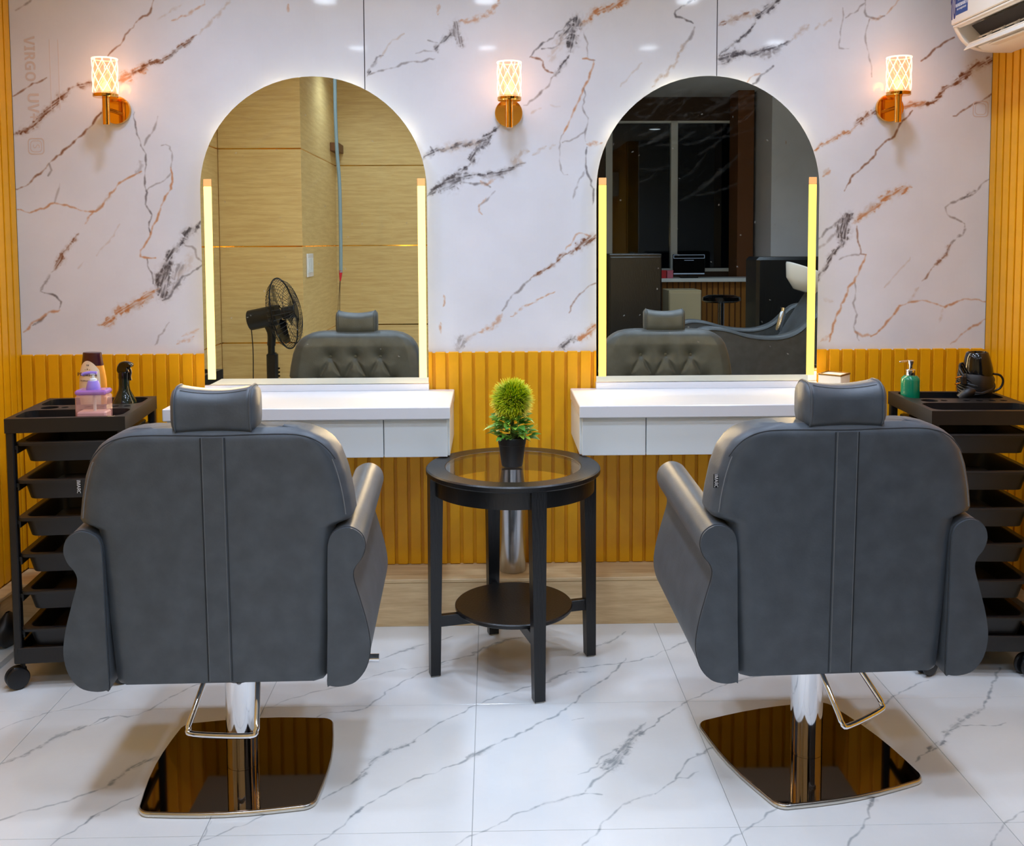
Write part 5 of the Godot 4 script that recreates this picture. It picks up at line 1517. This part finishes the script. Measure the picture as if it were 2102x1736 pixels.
const WALL_VEINS = [
	["b",2,0.0216,0.95,[-1.826,1.682,-1.762,1.706,-1.716,1.745,-1.672,1.792,-1.644,1.818,-1.623,1.839]],
	["b",2,0.0149,0.9,[-1.623,1.839,-1.590,1.849,-1.563,1.851,-1.525,1.851,-1.489,1.854,-1.452,1.866]],
	["b",3,0.0249,0.75,[-1.458,1.864,-1.421,1.882,-1.388,1.902,-1.354,1.918]],
	["b",2,0.0149,0.95,[-1.421,1.882,-1.354,1.918,-1.319,1.931,-1.285,1.948,-1.251,1.971,-1.217,1.997,-1.183,2.020]],
	["b",1,0.0100,0.75,[-1.319,1.928,-1.251,1.966,-1.184,2.019]],
	["s",4,0.0149,0.55,[-1.183,2.020,-1.143,2.051,-1.114,2.084,-1.087,2.110,-1.062,2.153]],
	["t",2,0.0066,0.65,[-1.486,1.948,-1.452,1.978,-1.417,2.028,-1.383,2.065,-1.342,2.097,-1.321,2.146]],
	["t",2,0.0066,0.7,[-1.815,1.815,-1.757,1.846,-1.698,1.876]],
	["t",2,0.0083,0.8,[-1.518,1.758,-1.568,1.698,-1.596,1.672,-1.637,1.632,-1.692,1.591,-1.733,1.551,-1.783,1.511,-1.824,1.496]],
	["t",1,0.0083,0.7,[-1.699,1.584,-1.696,1.562,-1.705,1.542]],
	["t",0,0.0067,0.65,[-1.405,1.758,-1.400,1.711,-1.382,1.645,-1.369,1.616,-1.372,1.536,-1.370,1.496,-1.374,1.456,-1.355,1.407,-1.363,1.380,-1.361,1.346]],
	["t",1,0.0083,0.6,[-1.324,1.744,-1.335,1.711,-1.354,1.678,-1.372,1.645]],
	["t",1,0.0057,0.5,[-1.314,1.645,-1.284,1.641,-1.282,1.569,-1.290,1.543,-1.366,1.493]],
	["t",3,0.0076,0.8,[-1.282,1.569,-1.284,1.496,-1.305,1.469,-1.334,1.400,-1.357,1.346,-1.379,1.306,-1.397,1.262,-1.377,1.258,-1.345,1.257]],
	["t",0,0.0057,0.55,[-1.377,1.252,-1.366,1.218,-1.359,1.179,-1.356,1.167]],
	["s",1,0.0234,0.35,[-1.394,1.591,-1.391,1.566,-1.405,1.548]],
	["t",3,0.0075,0.75,[-1.813,1.427,-1.773,1.417,-1.724,1.430,-1.687,1.447,-1.644,1.440,-1.598,1.423,-1.549,1.423,-1.515,1.450,-1.487,1.490,-1.452,1.523,-1.412,1.543,-1.385,1.556]],
	["s",4,0.0150,0.45,[-1.549,1.423,-1.515,1.453,-1.487,1.486]],
	["t",1,0.0067,0.4,[-1.684,1.450,-1.674,1.482,-1.666,1.515]],
	["s",3,0.0117,0.55,[-1.549,1.419,-1.568,1.399,-1.586,1.374]],
	["b",2,0.0184,0.9,[-1.607,1.341,-1.635,1.307,-1.670,1.260,-1.699,1.213]],
	["s",1,0.0134,0.6,[-1.699,1.213,-1.734,1.171,-1.747,1.140]],
	["t",0,0.0084,0.75,[-1.741,1.144,-1.717,1.132,-1.695,1.123,-1.676,1.106,-1.683,1.082]],
	["t",3,0.0101,0.7,[-1.683,1.082,-1.738,1.055,-1.772,1.035,-1.809,1.001]],
	["s",0,0.0101,0.45,[-1.728,1.057,-1.760,1.037,-1.778,1.023]],
	["t",4,0.0067,0.35,[-1.464,1.374,-1.499,1.327,-1.548,1.266]],
	["t",4,0.0067,0.35,[-1.592,1.248,-1.613,1.222]],
	["b",0,0.0219,0.95,[-1.182,1.381,-1.235,1.339,-1.263,1.299,-1.291,1.265,-1.310,1.229,-1.337,1.182,-1.335,1.136]],
	["b",0,0.0438,0.8,[-1.290,1.238,-1.314,1.195,-1.319,1.153,-1.330,1.122]],
	["b",1,0.0337,0.6,[-1.256,1.238,-1.274,1.178,-1.296,1.136]],
	["t",1,0.0084,0.6,[-1.243,1.298,-1.209,1.285,-1.203,1.258,-1.185,1.244]],
	["t",0,0.0084,0.6,[-1.185,1.232,-1.227,1.203,-1.261,1.183,-1.282,1.153,-1.305,1.116,-1.325,1.109]],
	["s",4,0.0404,0.35,[-1.221,1.271,-1.236,1.229,-1.269,1.187]],
	["b",3,0.0253,0.95,[-1.549,1.023,-1.508,1.033,-1.480,1.067,-1.439,1.087,-1.398,1.108,-1.363,1.135,-1.338,1.150]],
	["s",4,0.0270,0.5,[-1.439,1.079,-1.398,1.099,-1.360,1.126]],
	["s",3,0.0116,0.45,[-1.154,2.137,-1.168,2.110,-1.208,2.091,-1.268,2.068]],
	["s",4,0.0132,0.35,[-1.232,2.120,-1.286,2.087,-1.316,2.071]],
	["t",1,0.0068,0.5,[-1.358,.955,-1.325,1.005,-1.304,1.032]],
	["s",3,0.0169,0.4,[-1.219,.982,-1.250,.965,-1.281,.955]],
	["s",3,0.0135,0.35,[-1.198,1.006,-1.236,.992,-1.263,.982]],
	["s",3,0.0100,0.5,[-.871,2.124,-.868,2.094]],
	["t",1,0.0082,0.6,[-1.797,2.104,-1.760,2.123,-1.736,2.143]],
	["s",3,0.0235,0.55,[-.142,2.147,-.169,2.104,-.190,2.084,-.243,2.071,-.284,2.064]],
	["s",3,0.0134,0.5,[-.354,2.124,-.357,2.087]],
	["b",1,0.0302,0.8,[-.284,2.068,-.297,2.046,-.301,2.028,-.281,2.005,-.271,1.983]],
	["b",0,0.0151,0.75,[-.304,2.025,-.324,2.011,-.345,1.997,-.367,1.977,-.358,1.960]],
	["t",0,0.0084,0.6,[-.393,2.000,-.372,1.992,-.358,1.993]],
	["t",1,0.0067,0.5,[-.367,1.967,-.405,1.960,-.434,1.957]],
	["b",0,0.0101,0.85,[-.604,1.878,-.591,1.904,-.575,1.924,-.568,1.944,-.545,1.950]],
	["t",1,0.0075,0.65,[-.597,1.886,-.535,1.901,-.495,1.917,-.441,1.927,-.367,1.940]],
	["t",4,0.0067,0.5,[-.473,2.023,-.514,2.003,-.541,1.964,-.556,1.942]],
	["b",0,0.0405,0.95,[.126,2.081,.116,2.046,.106,2.005,.099,1.963]],
	["b",0,0.0270,0.7,[.109,2.054,.082,2.028,.066,2.001]],
	["t",0,0.0084,0.75,[.116,2.077,.069,2.038,.020,1.996,-.014,1.977,-.041,1.943]],
	["t",2,0.0084,0.75,[-.041,1.943,-.007,1.937,.013,1.903,.040,1.890]],
	["t",0,0.0084,0.6,[.099,2.021,.049,1.980,.001,1.972]],
	["b",0,0.0152,0.9,[.096,1.950,.069,1.910,.040,1.877]],
	["t",1,0.0101,0.85,[.040,1.877,.013,1.837,-.028,1.802,-.062,1.779]],
	["s",4,0.0438,0.4,[.082,2.021,.049,1.972,.028,1.930]],
	["b",3,0.0253,0.95,[.133,2.048,.163,2.071,.184,2.097,.217,2.111,.251,2.117,.301,2.147]],
	["t",1,0.0068,0.6,[.147,2.029,.157,1.976,.163,1.937,.184,1.933]],
	["t",3,0.0085,0.75,[.143,1.937,.184,1.933,.170,1.890,.150,1.843,.123,1.788,.103,1.735,.075,1.681]],
	["t",1,0.0058,0.5,[.075,1.681,.065,1.654,.065,1.552,.090,1.540]],
	["t",1,0.0068,0.65,[.147,1.837,.150,1.788,.140,1.775,.160,1.735,.153,1.701,.153,1.654]],
	["t",1,0.0058,0.5,[.153,1.694,.123,1.668,.072,1.651]],
	["s",3,0.0153,0.55,[.157,1.644,.184,1.647,.211,1.650]],
	["t",0,0.0068,0.6,[.160,1.634,.150,1.572,.167,1.531,.181,1.463,.177,1.434]],
	["s",1,0.0085,0.45,[.150,1.558,.123,1.497,.109,1.450]],
	["t",1,0.0119,0.65,[.532,2.044,.505,1.996,.478,1.956]],
	["s",4,0.0170,0.75,[.508,2.001,.478,1.956,.456,1.916,.409,1.870,.384,1.841]],
	["t",0,0.0076,0.7,[.525,2.058,.491,2.071,.462,2.091,.477,2.111,.531,2.137]],
	["t",4,0.0068,0.35,[.348,1.923,.301,1.876,.274,1.843]],
	["b",0,0.0186,0.9,[-.423,1.592,-.375,1.622,-.321,1.635,-.260,1.648,-.219,1.655,-.179,1.682,-.145,1.712]],
	["s",4,0.0372,0.55,[-.358,1.629,-.291,1.642,-.214,1.655]],
	["b",0,0.0237,0.85,[-.172,1.675,-.206,1.645,-.233,1.618,-.250,1.579]],
	["t",0,0.0084,0.7,[-.385,1.639,-.375,1.619]],
	["b",0,0.0169,0.95,[-.250,1.579,-.288,1.546,-.322,1.533,-.356,1.506,-.400,1.467]],
	["b",0,0.0407,0.7,[-.275,1.527,-.317,1.514,-.360,1.494]],
	["b",0,0.0153,0.9,[-.315,1.526,-.274,1.537,-.220,1.539,-.164,1.546,-.117,1.559,-.057,1.581]],
	["b",1,0.0204,0.6,[-.215,1.534,-.164,1.534,-.113,1.554]],
	["s",4,0.0271,0.6,[-.062,1.579,-.096,1.587,-.083,1.606,-.044,1.621]],
	["t",0,0.0102,0.6,[-.288,1.516,-.234,1.507,-.200,1.515,-.180,1.498]],
	["s",3,0.0136,0.45,[-.215,1.520,-.190,1.510,-.164,1.524]],
	["t",1,0.0085,0.6,[-.165,1.485,-.194,1.451,-.221,1.431]],
	["s",3,0.0119,0.4,[-.190,1.461,-.224,1.428,-.208,1.402]],
	["s",4,0.0136,0.5,[.014,1.641,-.015,1.617,-.033,1.607]],
	["s",4,0.0119,0.5,[.048,1.644,.028,1.627]],
	["t",4,0.0102,0.5,[-.002,1.768,-.036,1.752]],
	["t",4,0.0085,0.4,[.031,1.782,.065,1.775]],
	["b",2,0.0239,0.85,[.191,1.329,.150,1.305,.116,1.282]],
	["b",2,0.0120,0.9,[.150,1.305,.116,1.278,.075,1.258,.039,1.224,-.002,1.204,-.043,1.175]],
	["t",1,0.0103,0.8,[-.043,1.175,-.078,1.141,-.112,1.107,-.140,1.066]],
	["t",3,0.0068,0.5,[.177,1.329,.130,1.336,.109,1.306,.082,1.278]],
	["s",3,0.0206,0.55,[-.140,1.059,-.160,1.025,-.190,1.004,-.224,.991]],
	["s",4,0.0171,0.5,[-.224,.991,-.253,.975,-.283,.955]],
	["b",1,0.0274,0.6,[-.276,.969,-.288,.948,-.297,.920]],
	["s",3,0.0103,0.55,[.046,1.130,-.016,1.099,-.064,1.079,-.112,1.045]],
	["t",2,0.0077,0.6,[.188,1.160,.143,1.133,.116,1.099,.095,1.057]],
	["b",0,0.0310,0.8,[.064,.935,.092,.956,.116,.973]],
	["b",3,0.0241,0.85,[.126,.959,.150,.973,.192,1.010]],
	["s",3,0.0102,0.6,[-.344,1.122,-.348,1.081]],
	["s",3,0.0103,0.6,[-.355,1.026,-.356,.985]],
	["b",2,0.0136,0.8,[.613,2.054,.665,2.074,.719,2.097]],
	["s",4,0.0339,0.6,[.640,2.062,.691,2.081,.758,2.097]],
	["b",0,0.0204,0.9,[.836,2.147,.815,2.130,.780,2.104,.740,2.077]],
	["b",0,0.0102,0.85,[.740,2.071,.727,2.038,.693,2.009,.653,1.976,.617,1.948]],
	["b",0,0.0374,0.75,[.614,1.934,.646,1.941,.685,1.958]],
	["b",0,0.0170,0.85,[.614,1.914,.646,1.929,.694,1.956,.741,1.956,.789,1.969,.845,1.983,.872,2.003]],
	["b",1,0.0238,0.55,[.735,1.951,.785,1.954,.828,1.968]],
	["s",4,0.0238,0.6,[.872,2.003,.898,2.034,.929,2.054]],
	["s",4,0.0170,0.5,[.946,2.037,.980,2.057,1.010,2.077]],
	["t",0,0.0102,0.6,[.803,1.916,.776,1.889,.756,1.869,.736,1.851]],
	["s",3,0.0102,0.4,[.761,1.888,.727,1.871,.714,1.854]],
	["t",1,0.0061,0.5,[1.049,2.111,1.046,2.057,1.037,2.002,1.037,1.976,1.071,1.972]],
	["t",1,0.0061,0.55,[1.056,2.077,1.096,2.104,1.126,2.131]],
	["t",1,0.0077,0.65,[1.126,2.144,1.124,2.097,1.138,2.077,1.158,2.074,1.192,2.084]],
	["s",3,0.0153,0.5,[1.141,2.071,1.167,2.077,1.187,2.084]],
	["t",3,0.0068,0.5,[1.192,2.084,1.244,2.140]],
	["t",1,0.0061,0.55,[1.138,2.071,1.132,2.029,1.126,1.996,1.140,1.956,1.151,1.902,1.152,1.875]],
	["b",2,0.0223,0.95,[1.587,1.947,1.549,1.922,1.508,1.908,1.468,1.868,1.432,1.841]],
	["b",2,0.0137,0.95,[1.432,1.841,1.405,1.835,1.378,1.793,1.344,1.783,1.310,1.783,1.276,1.766]],
	["b",3,0.0172,0.8,[1.344,1.789,1.293,1.779,1.259,1.763]],
	["b",2,0.0257,0.85,[1.173,1.759,1.131,1.732,1.097,1.706]],
	["b",3,0.0154,0.9,[1.097,1.706,1.056,1.679,1.014,1.658,.973,1.635,.949,1.618]],
	["t",2,0.0077,0.75,[1.438,2.012,1.388,1.982,1.354,1.952,1.324,1.929]],
	["t",2,0.0069,0.65,[1.584,1.819,1.525,1.786,1.477,1.759,1.442,1.739]],
	["t",2,0.0077,0.75,[1.297,1.759,1.257,1.712,1.235,1.671,1.188,1.638,1.161,1.595,1.107,1.548,1.087,1.521,1.063,1.480]],
	["b",3,0.0224,0.95,[1.303,1.488,1.255,1.480,1.212,1.459,1.188,1.432]],
	["b",3,0.0173,0.85,[1.199,1.432,1.158,1.412,1.117,1.383,1.093,1.366]],
	["s",4,0.0311,0.5,[1.180,1.439,1.137,1.410]],
	["b",0,0.0311,0.9,[1.096,1.397,1.069,1.376,1.066,1.337,1.075,1.311]],
	["b",0,0.0207,0.8,[1.069,1.383,1.041,1.356,1.051,1.311,1.062,1.286]],
	["b",0,0.0138,0.9,[1.063,1.294,1.036,1.274,1.007,1.226,.977,1.169,.957,1.144]],
	["t",0,0.0104,0.55,[1.041,1.370,1.005,1.342,.968,1.305]],
	["t",1,0.0138,0.5,[1.030,1.329,1.001,1.294,.969,1.274]],
	["t",2,0.0062,0.6,[1.107,1.356,1.118,1.301,1.126,1.260,1.144,1.256]],
	["t",1,0.0069,0.5,[1.126,1.260,1.080,1.250,1.049,1.239]],
	["t",3,0.0087,0.75,[1.144,1.256,1.127,1.211,1.100,1.162,1.073,1.114,1.054,1.058,1.032,1.010,1.019,.949]],
	["t",1,0.0070,0.55,[1.104,1.155,1.112,1.113,1.102,1.086,1.113,1.044,1.110,.989,1.125,.952]],
	["t",3,0.0104,0.5,[1.111,.984,1.137,.969,1.167,.969]],
	["t",1,0.0087,0.75,[1.579,1.523,1.540,1.492,1.520,1.468,1.472,1.448,1.422,1.421,1.430,1.395,1.458,1.385,1.491,1.364]],
	["b",0,0.0104,0.6,[1.531,1.484,1.499,1.460,1.473,1.446]],
	["s",1,0.0139,0.7,[1.491,1.364,1.489,1.333,1.453,1.299,1.426,1.258]],
	["b",2,0.0156,0.7,[1.443,1.289,1.420,1.248,1.386,1.210]],
	["t",2,0.0070,0.6,[1.386,1.210,1.359,1.174,1.345,1.162]],
	["t",3,0.0087,0.75,[1.573,1.090,1.523,1.094,1.474,1.090,1.431,1.070,1.389,1.081,1.347,1.091,1.298,1.088,1.271,1.071,1.242,1.036,1.208,.995,1.167,.966]],
	["s",4,0.0157,0.5,[1.332,1.140,1.318,1.110,1.298,1.088]],
	["s",4,0.0122,0.4,[1.424,1.063,1.411,1.015]],
	["t",3,0.0087,0.65,[1.574,1.024,1.512,.986,1.452,.936]],
	["t",4,0.0069,0.4,[1.302,1.245,1.254,1.190,1.212,1.140]],
	["s",4,0.0138,0.45,[1.009,1.559,.988,1.540]],
	["s",3,0.0138,0.55,[1.014,1.550,.985,1.530]],
	["s",4,0.0156,0.35,[.996,1.105,1.030,1.091]],
	["s",3,0.0139,0.4,[.988,.950,1.012,.967,1.025,.977]]
]

const FLOOR_VEINS = [
	["b",1,0.0136,0.8,[-1.435,1.023,-1.396,.987,-1.373,.956]],
	["b",1,0.0154,0.65,[-1.377,.968,-1.363,.930,-1.349,.890,-1.314,.852,-1.278,.826]],
	["t",1,0.0067,0.8,[-1.278,.826,-1.267,.789,-1.248,.778]],
	["t",1,0.0056,0.6,[-1.273,.824,-1.255,.803,-1.243,.784,-1.220,.771,-1.196,.774,-1.168,.769,-1.144,.725,-1.118,.675,-1.090,.624,-1.060,.587,-.982,.524,-.875,.406]],
	["t",1,0.0041,0.5,[-1.524,.843,-1.464,.780,-1.425,.748,-1.352,.695,-1.303,.642,-1.272,.612]],
	["t",1,0.0078,0.65,[-1.315,1.264,-1.276,1.234,-1.245,1.216,-1.212,1.203]],
	["t",1,0.0080,0.7,[-1.212,1.203,-1.184,1.187,-1.168,1.172,-1.133,1.144]],
	["b",1,0.0157,0.7,[-1.137,1.148,-1.114,1.117,-1.103,1.084,-1.076,1.027,-1.051,1.002,-1.022,.983]],
	["t",1,0.0044,0.65,[-1.158,1.369,-1.133,1.320,-1.111,1.277,-1.090,1.239,-1.056,1.195,-1.023,1.159]],
	["b",0,0.0100,0.6,[-1.112,1.281,-1.100,1.256,-1.086,1.240]],
	["t",1,0.0033,0.6,[-.849,1.374,-.812,1.342,-.753,1.298,-.705,1.258,-.649,1.226]],
	["t",1,0.0032,0.4,[-.826,1.374,-.825,1.329,-.823,1.279]],
	["t",1,0.0059,0.65,[-.586,1.196,-.551,1.162,-.521,1.134,-.507,1.090]],
	["b",1,0.0148,0.7,[-.521,1.134,-.506,1.095,-.486,1.034,-.456,.990,-.412,.960,-.389,.926]],
	["t",1,0.0055,0.65,[-.389,.926,-.319,.831,-.290,.804,-.227,.738,-.174,.695,-.114,.651,-.064,.624,-.008,.600]],
	["b",1,0.0118,0.6,[-.017,.609,.018,.558,.064,.540,.118,.535]],
	["t",1,0.0062,0.6,[-.013,.597,.056,.526,.151,.491,.219,.479,.291,.450,.345,.412,.407,.358,.461,.313,.533,.260]],
	["b",1,0.0128,0.4,[.407,.358,.461,.313]],
	["t",1,0.0046,0.6,[-.575,1.385,-.535,1.324,-.506,1.267,-.480,1.229,-.422,1.162,-.374,1.114,-.327,1.091,-.298,1.065]],
	["b",0,0.0113,0.55,[-.508,1.275,-.493,1.247,-.479,1.225]],
	["b",1,0.0163,0.6,[-.257,1.034,-.226,1.009,-.198,.979,-.175,.955]],
	["t",1,0.0079,0.7,[-.298,1.065,-.257,1.034,-.175,.955,-.117,.908,-.063,.857,-.006,.804,.033,.754,.054,.728]],
	["t",1,0.0073,0.75,[.051,.734,.074,.690,.112,.636,.154,.586,.193,.530,.238,.441]],
	["t",1,0.0044,0.6,[-.267,1.390,-.220,1.344,-.171,1.311,-.115,1.261,-.080,1.245]],
	["b",1,0.0092,0.5,[-.103,1.252,-.057,1.231,-.010,1.209,.039,1.187]],
	["t",1,0.0058,0.6,[.027,1.193,.039,1.185,.057,1.192,.078,1.197]],
	["t",1,0.0072,0.65,[.035,1.179,.060,1.148,.087,1.116,.111,1.090]],
	["b",1,0.0300,0.75,[.096,1.090,.128,1.050,.151,.998,.175,.960]],
	["b",1,0.0168,0.75,[.163,.974,.192,.933,.221,.895]],
	["b",1,0.0105,0.7,[.170,.945,.195,.910,.237,.853]],
	["t",1,0.0075,0.6,[.078,1.058,.111,1.019,.143,.988]],
	["t",1,0.0049,0.45,[.031,1.110,.077,1.071,.115,1.035]],
	["t",1,0.0056,0.7,[.208,.915,.254,.869,.289,.821,.334,.775,.377,.732,.445,.677,.504,.632,.566,.601,.617,.580,.670,.585]],
	["t",1,0.0055,0.6,[.014,1.398,.045,1.353,.079,1.295,.118,1.246]],
	["b",1,0.0069,0.6,[.115,1.246,.150,1.223,.203,1.196]],
	["t",1,0.0049,0.65,[.203,1.196,.235,1.168,.263,1.139,.289,1.091,.315,1.046,.357,1.012,.392,.988]],
	["b",1,0.0113,0.55,[.338,1.028,.368,1.007,.392,.991]],
	["t",1,0.0048,0.5,[.263,1.135,.294,1.129,.329,1.103]],
	["b",0,0.0154,0.6,[.942,1.021,.976,.991,1.005,.967]],
	["t",1,0.0063,0.8,[.881,1.072,.909,1.049,.944,1.022]],
	["b",1,0.0161,0.6,[1.006,.964,1.034,.932,1.071,.893,1.111,.860,1.155,.830,1.200,.795]],
	["t",1,0.0053,0.6,[1.043,.924,1.088,.899,1.125,.892,1.176,.897,1.214,.884]],
	["t",1,0.0087,0.75,[1.202,.792,1.239,.740,1.281,.674,1.336,.596,1.374,.546]],
	["t",1,0.0056,0.65,[.586,1.417,.631,1.362,.667,1.316,.699,1.257,.718,1.227]],
	["b",0,0.0127,0.6,[.693,1.264,.705,1.247,.720,1.223]],
	["t",1,0.0045,0.6,[.302,1.418,.376,1.348,.427,1.309,.482,1.260,.558,1.211]],
	["t",1,0.0056,0.55,[.831,.884,.912,.783,.972,.729,1.046,.667,1.117,.625]],
	["t",1,0.0044,0.55,[.897,1.419,.941,1.375,.978,1.335,1.022,1.307,1.062,1.275]],
	["t",1,0.0062,0.6,[-.589,.475,-.533,.424,-.465,.364,-.388,.306,-.312,.253]],
	["b",1,0.0141,0.5,[-.507,.400,-.465,.364,-.419,.332]],
	["t",1,0.0059,0.6,[-.668,.796,-.653,.774,-.604,.769,-.559,.759,-.524,.720,-.463,.605,-.381,.506,-.345,.462,-.246,.401,-.206,.346,-.150,.298,-.072,.265]],
	["b",1,0.0158,0.55,[-.252,.408,-.206,.353,-.150,.302,-.101,.276]],
	["t",1,0.0043,0.5,[-.823,.743,-.768,.689,-.714,.654,-.583,.576,-.485,.509,-.377,.482,-.319,.459]],
	["t",1,0.0064,0.55,[.072,.410,.154,.350,.205,.317,.267,.231]],
	["b",1,0.0143,0.5,[.140,.364,.183,.331,.222,.298]],
	["t",1,0.0049,0.4,[-.763,.259,-.688,.221,-.595,.183]],
	["t",0,0.0040,0.6,[.037,.836,.054,.828,.070,.823]]
]
